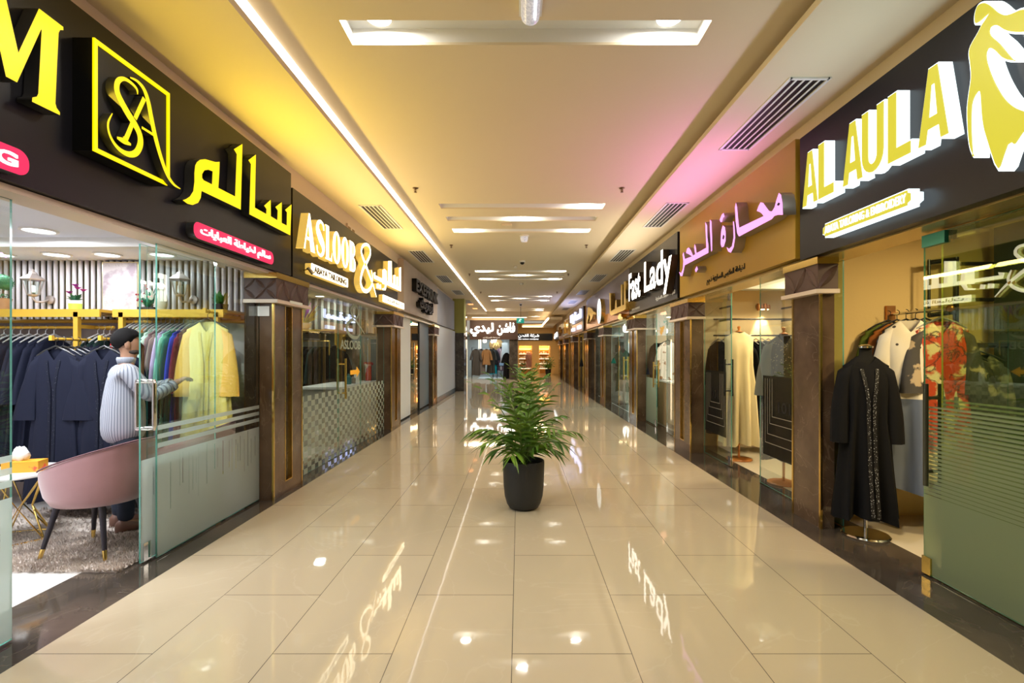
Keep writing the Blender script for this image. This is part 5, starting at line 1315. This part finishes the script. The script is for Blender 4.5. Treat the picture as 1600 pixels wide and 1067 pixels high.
# ================================================================== far boutique and far shelves
fp = None
for i, (x, y, nm, c_, L_) in enumerate(((-2.45, 28.0, 'charcoal', (.05, .05, .05), 1.5), (-2.15, 28.2, 'grey', (.13, .12, .12), 1.45), (-1.86, 28.1, 'camel', (.25, .14, .06), .9), (-1.62, 28.4, 'dark grey', (.04, .045, .045), 1.4))):
    robe('abaya', nm + ' robe on the left rack of the far boutique', (x, y, 1.72), .1, cloth('far_' + nm.replace(' ', '_'), c_), None, None, None, L=L_, sh=.2, hem=.24, dep=.08, slv=.55, seed=100 + i)
tag(MB().tube([(-2.7, 28.2, 0), (-2.7, 28.2, 1.8), (-1.5, 28.2, 1.8), (-1.5, 28.2, 0)], .02, 8).build('clothes_rack', M_STEEL, None, 40), 'steel rack of grey and camel robes in the far boutique', 'clothes rack')
robe('abaya', 'black dress with white cuffs in the far boutique', (-1.55, 30.0, 1.72), 0, M_BLK, None, None, None, L=.95, sh=.24, hem=.26, dep=.1, slv=.6, sw=.1, seed=110)
robe('skirt', 'teal skirt below the black dress in the far boutique', (-1.55, 30.0, .83), 0, cloth('teal_satin', (.0, .17, .20)), None, None, None, 'skirt', L=.62, sh=.22, hem=.30, dep=.11, slv=0, seed=111, vneck=0)
dress_stand('stand carrying the black dress and teal skirt in the far boutique', (-1.55, 30.0, .0), M_STEEL, M_STEEL, M_STEEL, 1.75)
dress_stand('stand carrying the mauve coat in the far boutique', (-1.1, 30.3, .0), M_STEEL, M_STEEL, M_STEEL, 1.85)
robe('abaya', 'mauve coat with pale lapels in the far boutique', (-1.1, 30.3, 1.82), 0, cloth('mauve_wool', (.10, .055, .075)), None, mat('pale_lapel', (.5, .45, .42), .6), None, L=1.4, sh=.24, hem=.28, dep=.1, slv=.6, sw=.1, seed=112)
t = thing('wall_emblem', 'round gold emblem on the back wall of the far boutique', 'emblem', (-1.45, 31.17, 2.0)); MB().lathe([(0, 0), (.42, 0), (.44, .03), (.36, .05), (0, .05)], 32, M=Matrix.Rotation(PI/2, 4, 'X')).build('disc', mat('dull_gold', (.40, .25, .10), .4, .6), t, 40)
b = MB(); add_solid(b, poly_mesh([ribbon([(-.2, -.15), (-.05, .1), (0, -.1), (.1, .15), (.2, -.1)], [.03, .06, .06, .06, .03])], .02), front_matrix(-.07, .02)); b.build('lettering', [mat('bright_gold', (.9, .6, .2), .3, .8, emit=(1, .6, .2), es=.6)]*2, t)
b = MB(); rr = random.Random(4)
for _ in range(14): b.ball((rr.uniform(-.45, .45), rr.uniform(-.2, .2), rr.uniform(-.25, .05)), .09, seg=10, rings=6)
t = thing('chandelier', 'cluster chandelier of glowing globes in the far boutique', 'lamp', (-1.75, 29.2, 2.35)); b.build('globes', emit_mat('globe_glow', (1, .88, .72), 2.5), t, True); MB().tube([(0, 0, 0), (0, 0, .25)], .015, 8).build('stem', M_GOLD, t)
for i, x in enumerate((-2.35, -2.25)):
    tag(MB().box(x - .025, x + .025, 28.9, 28.95, 1.75, 2.58).build('tube_lamp', emit_mat('tube_glow', (1, .78, .5), 3)), ('left', 'right')[i] + ' one of the two thin warm tube lamps in the far boutique', 'lamp')
b = MB(); b.box(-.32, .32, -.2, .2, .70, .74)
for sx in (-.28, .28):
    for sy in (-.16, .16): b.tube([(sx, sy, 0), (sx, sy, .7)], .015, 6)
tag(b.build('side_table', M_BLACK, None, None, (-1.0, 28.9, .012)), 'small black table holding a blue box in the far boutique', 'table')
tag(MB().box(-.15, .15, -.1, .1, 0, .16).build('gift_box', mat('sky_blue_box', (.25, .45, .75), .5), None, None, (-1.0, 28.9, .752)), 'sky blue box on the small black table', 'box')
robe('abaya', 'black robe hanging beside the far brown marble pier', (-.72, 28.4, 1.5), .3, M_BLK, None, None, None, L=1.48, sh=.16, hem=.2, dep=.07, slv=.5, seed=113)
o = MB().box(-.18, .18, -.02, .02, 1.0, 2.0).tube([(0, 0, 2.0), (0, 0, 2.5)], .005, 6).build('hanging_panel', mat('pale_grey_panel', (.38, .42, .44), .5), None, None, (-.85, 29.5, .1)); tag(o, 'pale grey panel hanging in the far boutique', 'panel')  # plain grey panel; the cord is added to hang it
tag(MB().box(-2.97, -2.9, 27.5, 27.56, 0.02, 2.24).build('light_column', emit_mat('warm_column_glow', (1, .72, .45), 2.2)), 'thin glowing warm light column left of the far boutique', 'lamp')
# shelves of the far cotton shop
M_AMB = mat('amber_shelf', (.85, .62, .30), .5)
rr = random.Random(9)
for nm, xa, xb in (('left', .0, .88), ('right', 1.46, 2.16)):
    t = thing('shelving', nm + ' amber lit shelving in the far white-lettered shop', 'shelf', ((xa + xb)/2, 35.7, 0)); h = (xb - xa)/2
    for z in (.35, .70, 1.05, 1.40, 1.75): MB().box(-h, h, -.2, .2, z, z + .03).build('shelf', M_AMB, t)
    for z in (.35, .70, 1.05, 1.40, 1.75): MB().box(-h, h, -.215, -.2, z, z + .03).build('shelf_led', emit_mat('shelf_led', (1, .80, .5), 2.2), t)
    for x in (-h, h): MB().box(x - .02, x + .02, -.2, .2, 0, 2.1).build('side_panel', M_AMB, t)
    for z in (.38, .73, 1.08, 1.43):
        x = xa + .08
        while x < xb - .1:
            w_ = rr.uniform(.08, .14); o = MB().box(0, w_, -.1, .1, 0, rr.uniform(.10, .22)).build('linen_pack', mat(('white_pack', 'cream_pack', 'rose_pack')[rr.randrange(3)], ((.75, .72, .68), (.7, .55, .38), (.55, .35, .33))[rr.randrange(3)], .6), None, None, (x, 35.66, z)); tag(o, 'small linen pack on the %s amber shelves of the far shop' % nm, 'linen pack', 'linen packs on the %s amber shelves' % nm); x += w_ + rr.uniform(.03, .1)
for i in range(3): robe('robe', 'dusty pink robe hanging before the far amber shelves, %s of three' % ORD[i], (.62 + .1*i, 35.3, 1.5), .2, cloth('dusty_pink_towel', (.35, .2, .2)), None, None, 'pink robes at the far shelves', L=1.0, sh=.10, hem=.1, dep=.05, slv=.4, sw=.05, spread=.0, seed=120)
# ================================================================== plants in the corridor
M_PALM = mat('palm_green', (.035, .12, .010), .4, noise=(4, (.16, .28, .02), .35, .7)); M_STEM = mat('palm_stem', (.10, .17, .03), .5)
M_POT = mat('charcoal_planter', (.018, .019, .021), .5, bump=(60, .05)); M_SOIL = mat('dark_soil', (.02, .013, .008), .95, bump=(40, .8))
def frond(mb, base, az, lean, length, curl, n, lw, ll, rr):
    d = Vector((math.cos(az), math.sin(az), 0)); pts = []
    p = Vector(base); ang = lean
    for i in range(13):
        pts.append(p.copy()); p = p + (d*math.sin(ang) + Vector((0, 0, math.cos(ang))))*(length/12); ang += curl/12*(1 + .6*i/12)
    s = Vector((-d.y, d.x, 0)); leaves = []
    for i in range(n):
        t = .30 + .70*i/(n - 1); f_ = t*12; k = min(int(f_), 11); q = pts[k].lerp(pts[k+1], f_ - k); tg = (pts[k+1] - pts[k]).normalized()
        L_ = ll*(1 - .55*abs(t - .5)*1.4)*rr.uniform(.85, 1.1)
        for sd in (-1, 1):
            a = (1.05 - .5*t) + rr.uniform(-.12, .12)
            v = tg*math.cos(a) + s*sd*math.sin(a) + Vector((rr.uniform(-.18, .18), rr.uniform(-.18, .18), rr.uniform(-.35, .05)))
            leaf(mb, q, q + v*L_, lw*rr.uniform(.85, 1.15), L_*rr.uniform(.12, .4), 5, side=tg.cross(v).cross(v))
    return pts
def palm(label, loc):
    t = thing('potted_palm', label, 'plant', loc); rr = random.Random(31)
    MB().lathe([(0, 0), (.115, 0), (.14, .012), (.165, .05), (.185, .12), (.196, .22), (.20, .34), (.202, .45), (.198, .462), (.19, .462), (.184, .44), (.18, .40)], 44).build('pot', M_POT, t, 50)
    b = MB(); b.lathe([(0, .415), (.09, .41), (.182, .405)], 30); b.build('soil', M_SOIL, t, True)
    spec = []
    for k in range(11): spec.append((k*2.4 + rr.uniform(-.5, .5), .15 + .55*rr.random(), rr.uniform(.5, .98), rr.uniform(.5, 1.3)))
    for k in range(6): spec.append((k*1.15 + .4, .08 + .14*rr.random(), rr.uniform(.80, .99), rr.uniform(.25, .6)))
    for k, az in enumerate((PI, .25, 2.5, -2.6, 0.75, -.5, PI - .3)): spec.append((az, .55 + .2*rr.random(), (.62, .66, .5, .55, .5, .55, .7)[k], 1.25))
    for k, az in enumerate((3.3, -.1, 1.2, 4.4, .2)): spec.append((az, .75, .40, 1.35))
    for az, lean, ln, cu in spec:
        r_ = .035*rr.random() + .012; a = rr.uniform(0, 6.28); base = (r_*math.cos(a), r_*math.sin(a), .41)
        mb = MB(); pts = frond(mb, base, az, lean*.55, ln, cu, 8, .031, .235, rr)
        f_ = mb.build('frond', M_PALM, t, None, recalc=False)
        MB().tube(pts, [.007 - .0004*i for i in range(13)], 6).build('stalk', M_STEM, f_, True)
    return t
pl = palm('potted palm in a dark round planter, nearest on the corridor centre line', (.045, 4.80, 0))
copy_tree(pl, 'potted palm in a dark planter standing behind the nearest one', (.10, 9.55, 0), 2.0)
copy_tree(pl, 'small potted palm at the far end before the amber shelves', (1.93, 32.6, 0), 1.0, scale=.95)

# ================================================================== ceiling fittings
def vent(label, x, y, grp):
    t = thing('ceiling_vent', label, 'vent', (x, y, ZS), 0, grp); w_, l_ = .15, .66
    b = MB(); e = .025
    for s in (-1, 1): b.box(s*w_ - e/2, s*w_ + e/2, -l_ - e/2, l_ + e/2, -.012, 0); b.box(-w_, w_, s*l_ - e/2, s*l_ + e/2, -.012, 0)
    b.build('frame', M_WHITE, t)
    MB().box(-w_, w_, -l_, l_, -.002, -.0005).build('shade_sheet', M_BLACK, t)  # flat black sheet stands in for the shade inside the vent
    b = MB()
    for i in range(4): b.cbox((-.09 + .06*i, 0, -.006), (.016, 2*l_ - .03, .004), Matrix.Rotation(0, 4, 'Y'))
    b.build('louvre', M_WHITE, t)
for i, y in enumerate((7.72, 10.85, 14.15, 17.3, 20.5)): vent('slatted air vent in the left side ceiling, %s from the front' % ORD[i], -2.14, y, 'air vents in the left side ceiling')
for i, y in enumerate((4.45, 7.6, 10.75, 13.95, 17.25, 20.5, 23.7)): vent('slatted air vent in the right side ceiling, %s from the front' % ORD[i], 2.235, y, 'air vents in the right side ceiling')
M_BRZ = mat('bronze_sprinkler', (.20, .11, .05), .4, .8)
def sprinkler(label, x, y):
    t = thing('sprinkler', label, 'sprinkler', (x, y, ZM), 0, 'ceiling sprinklers')
    MB().lathe([(.035, 0), (.04, -.006), (.02, -.014), (0, -.016)], 16).build('rosette', M_BRZ, t, 40)
    b = MB(); b.tube([(0, 0, -.01), (0, 0, -.05)], .008, 8); b.tube([(-.015, 0, -.015), (-.018, 0, -.04), (0, 0, -.055)], .003, 6); b.tube([(.015, 0, -.015), (.018, 0, -.04), (0, 0, -.055)], .003, 6); b.lathe([(0, -.055), (.022, -.057), (.022, -.061), (0, -.062)], 14); b.build('head', M_BRZ, t)
for i, y in enumerate((6.8, 10.4, 14.2, 18.4)):
    for s, nm in ((-1.43, 'left'), (1.42, 'right')): sprinkler('bronze ceiling sprinkler on the %s, %s from the front' % (nm, ORD[i]), s, y)
t = thing('emergency_light', 'ribbed clear emergency light on the ceiling near the front', 'light', (.075, 3.12, ZM))
MB().box(-.075, .075, -.15, .17, -.03, 0).build('base', M_WHITE, t)
b = MB(); rg = [[(.062*math.cos(PI*2*i/20)*(1 if math.sin(2*PI*i/20) > 0 else 1), y, -.03 - .055*abs(math.sin(PI*i/20))) if False else (.062*math.cos(PI*i/19), y, -.028 - .07*math.sin(PI*i/19)) for i in range(20)] for y in (-.14, -.1, .1, .16)]
b.rings(rg, True, True); b.build('lens', mat('ribbed_clear_lens', (.62, .62, .66), .15, noise=(60, (.35, .35, .4), .4, .6), emit=(.9, .9, 1), es=.25), t, 40)
MB().cbox((.03, .0, -.1), (.012, .2, .004)).build('tube', emit_mat('small_tube', (.95, .97, 1), 3), t)
t = thing('emergency_light', 'round clear emergency light behind the third ceiling slot group', 'light', (.10, 9.55, ZM))
MB().lathe([(.09, 0), (.09, -.03), (0, -.03)], 20).build('base', M_WHITE, t, 40); MB().lathe([(.07, -.03), (.075, -.08), (.055, -.125), (0, -.13)], 18).build('lens', MATS['ribbed_clear_lens'], t, 40)
t = thing('access_panel', 'small raised white access panel on the ceiling, left of centre', 'panel', (-.22, 8.75, ZM)); MB().box(-.09, .09, -.09, .09, -.04, 0).build('cover', M_CEIL, t)
def dome(label, y, x=.08):
    t = thing('dome_camera', label, 'camera', (x, y, ZM)); MB().lathe([(.075, 0), (.075, -.035), (.06, -.04), (0, -.04)], 20).build('base', M_WHITE, t, 40); MB().ball((0, 0, -.04), .055, seg=16, rings=10).build('dome', M_BLACK, t, True)
dome('dark dome camera on the ceiling between the second and third slot groups', 12.2)
dome('dark dome camera on the ceiling, farther along the corridor', 22.8)
def smoke(label, y, x=.08):
    t = thing('smoke_detector', label, 'smoke detector', (x, y, ZM)); MB().lathe([(.07, 0), (.07, -.025), (.05, -.05), (0, -.055)], 20).build('body', M_WHITE, t, 40); MB().ball((.03, -.03, -.052), .006, seg=8, rings=5).build('indicator', M_BRZ, t)
smoke('white smoke detector behind the middle slot group', 16.1); smoke('white smoke detector near the far slot group', 23.6)
tag(MB().lathe([(0, 0), (.02, 0), (.05, -.03), (.05, -.05), (0, -.05)], 16).build('speaker_button', M_WHITE, None, 40, (-.10, 12.9, ZM)), 'tiny white ceiling sensor beside the dark dome camera', 'sensor')
t = thing('socket_box', 'small wall socket box above the ASLOOB sign', 'socket', (-2.598, 7.55, 3.37)); MB().box(0, .03, -.16, .16, -.08, .08).build('plate', MATS['cream_stone'], t)
b = MB()
for y in (-.09, .09): b.box(.03, .034, y - .05, y + .05, -.04, .04)
b.build('socket', M_BRZ, t)
t = thing('exit_sign', 'green hanging exit sign before the far boutique', 'sign', (.06, 23.6, 2.92))
MB().box(-.18, .18, -.03, .03, 0, .25).build('box', emit_mat('exit_green', (.01, .26, .18), .9), t); MB().tube([(.02, 0, .25), (.02, 0, ZM - 2.92)], .01, 6).build('rod', M_STEEL, t)
b = MB(); add_solid(b, poly_mesh([[(-.10, .05), (-.06, .05), (-.03, .12), (.0, .06), (.03, .06), (0, .15), (.03, .17), (.05, .14), (.07, .16), (.03, .21), (-.03, .20), (-.06, .14), (-.10, .14), (-.06, .12)]], .004), front_matrix(-.034, .004)); b.build('pictogram', [emit_mat('exit_white', (.7, 1, .85), .9)]*2, t)
t = thing('door_plate', 'small white number plate on the first left pillar', 'plate', (-2.60, 5.016, 1.93)); MB().box(-.06, .06, -.004, 0, -.05, .05).build('plate', M_WHITE, t)
tag(MB().box(-.005, 0, -.14, .16, -.01, .02).build('sticker', mat('white_sticker', (.72, .78, .75), .5), None, None, (-2.42, 5.35, 2.04)), 'narrow white sticker on the capital of the first left pillar', 'sticker')
def spotlamp(label, x, y, z):
    t = thing('spot_lamp', label, 'lamp', (x, y, z)); MB().tube([(0, 0, 0), (.08, 0, .02)], .008, 6).build('bracket', M_CHROME, t); MB().tube([(.07, 0, .04), (.12, .03, -.03)], .02, 10).build('head', M_CHROME, t, 40)
spotlamp('small chrome spot lamp at the lower left corner of the ASLOOB sign', -2.48, 5.62, 2.44)
for i, y in enumerate((21.4, 23.5)):
    t = thing('orange_fixture', 'small glowing orange ceiling fitting at the far left, %s of two' % ('nearer', 'farther')[i], 'ceiling light', (-2.1, y, ZS)); MB().box(-.1, .1, -.2, .2, -.02, 0).build('lens', emit_mat('orange_glow', (1, .35, .1), 1.6), t)
for x, y in ((-2.72, 22.5), (-2.72, 25.2)):
    sbox('pillar', mat('bronze_mirror', (.35, .22, .15), .12, .9), x - .22, x + .02, y - .3, y + .3, 0, 3.6)
# planter box of the crossing is not in view; the rug keeps the shop entrance

# ================================================================== the man in the striped shirt
def skin_mesh(joints, edges, radii, root=0, sub=2):
    me = bpy.data.meshes.new('tmp'); me.from_pydata(joints, edges, []); o = bpy.data.objects.new('tmp', me); COL.objects.link(o)
    md = o.modifiers.new('s', 'SKIN'); md.use_smooth_shade = True; md.branch_smoothing = .6
    for i, v in enumerate(me.skin_vertices[0].data): v.radius = (radii[i], radii[i]) if not isinstance(radii[i], tuple) else radii[i]; v.use_root = (i == root)
    sd = o.modifiers.new('u', 'SUBSURF'); sd.levels = sub; sd.render_levels = sub
    dg = bpy.context.evaluated_depsgraph_get(); r = bpy.data.meshes.new_from_object(o.evaluated_get(dg)); bpy.data.objects.remove(o); bpy.data.meshes.remove(me)
    return r
def mesh_obj(name, me, m, parent):
    me.materials.clear(); me.materials.append(m); me.name = name
    for p in me.polygons: p.use_smooth = True
    o = bpy.data.objects.new(name, me); COL.objects.link(o); o.parent = parent; return o
class Sk:
    def __init__(s): s.j = []; s.e = []; s.r = []
    def add(s, p, r, par=None):
        s.j.append(tuple(p)); s.r.append(r)
        if par is not None: s.e.append((par, len(s.j) - 1))
        return len(s.j) - 1
# local frame: the man faces +Y; the empty is turned so that he faces into the shop and to the right
man = thing('person', 'dark-haired man in a striped grey shirt reaching for the colourful robes', 'person', (-3.36, 4.20, .015), -.72); man.scale = (.985, .985, .975)
M_SKIN = mat('skin', (.36, .19, .115), .5); M_HAIR = mat('black_hair', (.006, .005, .005), .8, spec=.15)
M_SHIRT = stripe_mat('striped_shirt', (.36, .38, .43), (.15, .165, .21), 8.6, 'ROUND', .75, .36)
M_JEAN = mat('dark_denim', (.012, .018, .035), .8); M_SHOE = mat('brown_leather_shoe', (.16, .075, .05), .5)
S = Sk()
pel = S.add((0, 0, .93), (.12, .09)); ab = S.add((0, .0, 1.08), (.11, .085), pel); ch = S.add((0, .01, 1.26), (.125, .09), ab); up = S.add((0, .0, 1.37), (.09, .065), ch)
nk = S.add((0, .012, 1.47), .054, up); hd0 = S.add((0, .035, 1.535), (.060, .070), nk); hd1 = S.add((0, .030, 1.59), (.072, .092), hd0); hd2 = S.add((0, .015, 1.645), (.074, .096), hd1); hd3 = S.add((0, .01, 1.69), (.05, .066), hd2)
for s in (-1, 1):
    sh = S.add((s*.16, .0, 1.37), .05, up)
    E_ = Vector((.235, .13, 1.14)) if s > 0 else Vector((-.20, .19, 1.19)); W_ = Vector((.13, .345, 1.25)) if s > 0 else Vector((.0, .36, 1.25))
    el = S.add(E_, .042, sh); fm = S.add(E_.lerp(W_, .55), .036, el); wr = S.add(W_, .027, fm)
    w0 = W_; dr = ((W_ - E_).normalized() + Vector((0, .3, .35))).normalized()
    pm = S.add(w0 + dr*.045, (.036, .022), wr); kn = S.add(w0 + dr*.085, (.040, .018), pm)
    side = dr.cross(Vector((0, 0, 1))).normalized()
    for f_, off in enumerate((-.030, -.010, .010, .030)):
        ln = (.058, .070, .066, .052)[f_]; b0 = w0 + dr*.092 + side*off
        a = S.add(b0, .0092, kn); q = (dr*.6 + Vector((0, .45, -.3 - .08*f_))).normalized(); c = S.add(b0 + q*ln*.55, .0086, a); q2 = (q + Vector((0, 0, -.7))).normalized(); S.add(b0 + q*ln*.55 + q2*ln*.5, .0075, c)
    th = S.add(w0 + dr*.035 - side*s*.034, .0115, pm); S.add(w0 + dr*.075 - side*s*.048 + Vector((0, .01, -.012)), .009, th)
for s in (-1, 1):
    hp = S.add((s*.085, 0, .86), .08, pel); kn = S.add((s*.105, .02, .48), .055, hp); an = S.add((s*.11, -.02, .09), .040, kn); S.add((s*.125, .10, .035), .036, an)
body = skin_mesh(S.j, S.e, S.r)
mesh_obj('body', body, M_SKIN, man)
b = MB(); b.rings([[(x*w_, y, z) for x, z in ((-.6, 0), (0, .0), (.6, 0))] + [(0, y + dy, z)] for y, dy, z, w_ in ((.098, .006, 1.635, .012), (.108, .014, 1.61, .014), (.112, .026, 1.588, .020), (.108, .016, 1.574, .022))]); b.build('nose', M_SKIN, man, True)
b = MB()
for s in (-1, 1): b.ball((s*.073, .005, 1.60), .030, (.32, .7, 1.15), 12, 8)
b.build('ear', M_SKIN, man, True)
b = MB()
for s in (-1, 1): b.ball((s*.030, .098, 1.622), .011, (1, .6, .6), 8, 6)
b.build('eye', mat('dark_eye', (.02, .015, .012), .2), man, True)
b = MB()
for s in (-1, 1): b.tube([(s*.012, .108, 1.642), (s*.032, .106, 1.648), (s*.052, .092, 1.641)], [.004, .006, .003], 6)
b.build('eyebrow', M_HAIR, man, True)
b = MB(); b.ball((0, .100, 1.548), .022, (1, .5, .3), 10, 6); b.build('mouth', mat('lip', (.25, .09, .07), .5), man, True)
M_BEARD = mat('short_beard', (.03, .020, .015), .8)
b = MB(); b.ball((0, .046, 1.537), .066, (.98, .92, .55), 18, 10); b.build('beard', M_BEARD, man, True)
def haircap(k):
    b = MB(); b.ball((0, .008, 1.640), .1, (.86*k, 1.08*k, .98*k), 36, 26)
    for v in b.bm.verts:
        x, y, z = v.co
        lim = 1.672 - .06*max(0, -(y - .04)/.05) if y < .075 else 1.685     # hair line: forehead, temple, nape
        lim = max(lim, 1.545)
        if z < lim:
            f_ = min(1, (lim - z)/.012); c = Vector((0, .008, 1.63)); v.co = v.co.lerp(c + (v.co - c)*.80, f_)
        else: v.co += Vector((0, .012 if y > .05 else 0, .012*max(0, (z - 1.70)/.04))) + Vector((math.sin(40*x + 9*z), math.cos(37*y), math.sin(45*z + 20*y)))*.0022
    return b
haircap(1.0).build('hair', M_HAIR, man, True)
# shirt
S = Sk()
a0 = S.add((0, -.01, .72), (.20, .175)); a1 = S.add((0, -.01, .93), (.20, .172), a0); a2 = S.add((0, -.01, 1.12), (.195, .162), a1); a3 = S.add((0, -.005, 1.28), (.195, .152), a2); a4 = S.add((0, -.005, 1.385), (.135, .10), a3); S.add((0, .008, 1.46), .066, a4)
for s in (-1, 1):
    sh = S.add((s*.175, -.005, 1.365), .078, a4)
    E_ = Vector((.235, .13, 1.14)) if s > 0 else Vector((-.20, .19, 1.19)); W_ = Vector((.13, .345, 1.25)) if s > 0 else Vector((.0, .36, 1.25))
    k1 = S.add(Vector((s*.19, 0, 1.36)).lerp(E_, .55), .072, sh); k2 = S.add(E_, .064, k1); k3 = S.add(E_.lerp(W_, .55), .054, k2); S.add(E_.lerp(W_, .82), .050, k3)
me = skin_mesh(S.j, S.e, S.r, 0)
for vtx in me.vertices:      # creases of the cloth
    c = vtx.co; n_ = vtx.normal; vtx.co = c + n_*(.0015*math.sin(26*c.z + 14*c.x + 5*math.sin(9*c.y)) + .001*math.sin(47*c.z - 30*c.y))
mesh_obj('shirt', me, M_SHIRT, man)
b = MB(); b.lathe([(.062, 1.435), (.070, 1.475), (.064, 1.492), (.056, 1.48)], 22, (0, .010, 0)); b.build('collar', M_SHIRT, man, True)
b = MB(); E_, W_ = Vector((.235, .13, 1.14)), Vector((.13, .345, 1.25)); b.tube([E_.lerp(W_, .78), E_.lerp(W_, .90)], [.052, .047], 16); E_, W_ = Vector((-.20, .19, 1.19)), Vector((.0, .36, 1.25)); b.tube([E_.lerp(W_, .78), E_.lerp(W_, .90)], [.052, .047], 16); b.build('cuff', M_SHIRT, man, 40)
S = Sk()
a0 = S.add((0, 0, 1.02), (.14, .11)); a1 = S.add((0, 0, .88), (.155, .125), a0)
for s in (-1, 1):
    h_ = S.add((s*.095, 0, .76), .105, a1); k_ = S.add((s*.105, .02, .48), .080, h_); k2 = S.add((s*.11, -.01, .28), .068, k_); S.add((s*.11, -.015, .075), .064, k2)
mesh_obj('trousers', skin_mesh(S.j, S.e, S.r, 0), M_JEAN, man)
for s in (-1, 1):
    b = MB(); rg = []
    for k in range(9):
        t_ = k/8; y = -.085 + .28*t_; ww = .042 + .012*math.sin(PI*min(1, t_*1.1)) - (.02 if k in (0, 8) else 0); hh = .085*(1 - t_)**1.2 + .045
        if k in (0, 8): hh *= .6
        rg.append([(s*.115 + ww*math.cos(2*PI*i/16), y, max(.0, hh*.5 + hh*.55*math.sin(2*PI*i/16))) for i in range(16)])
    b.rings(rg); b.build('shoe', M_SHOE, man, True)
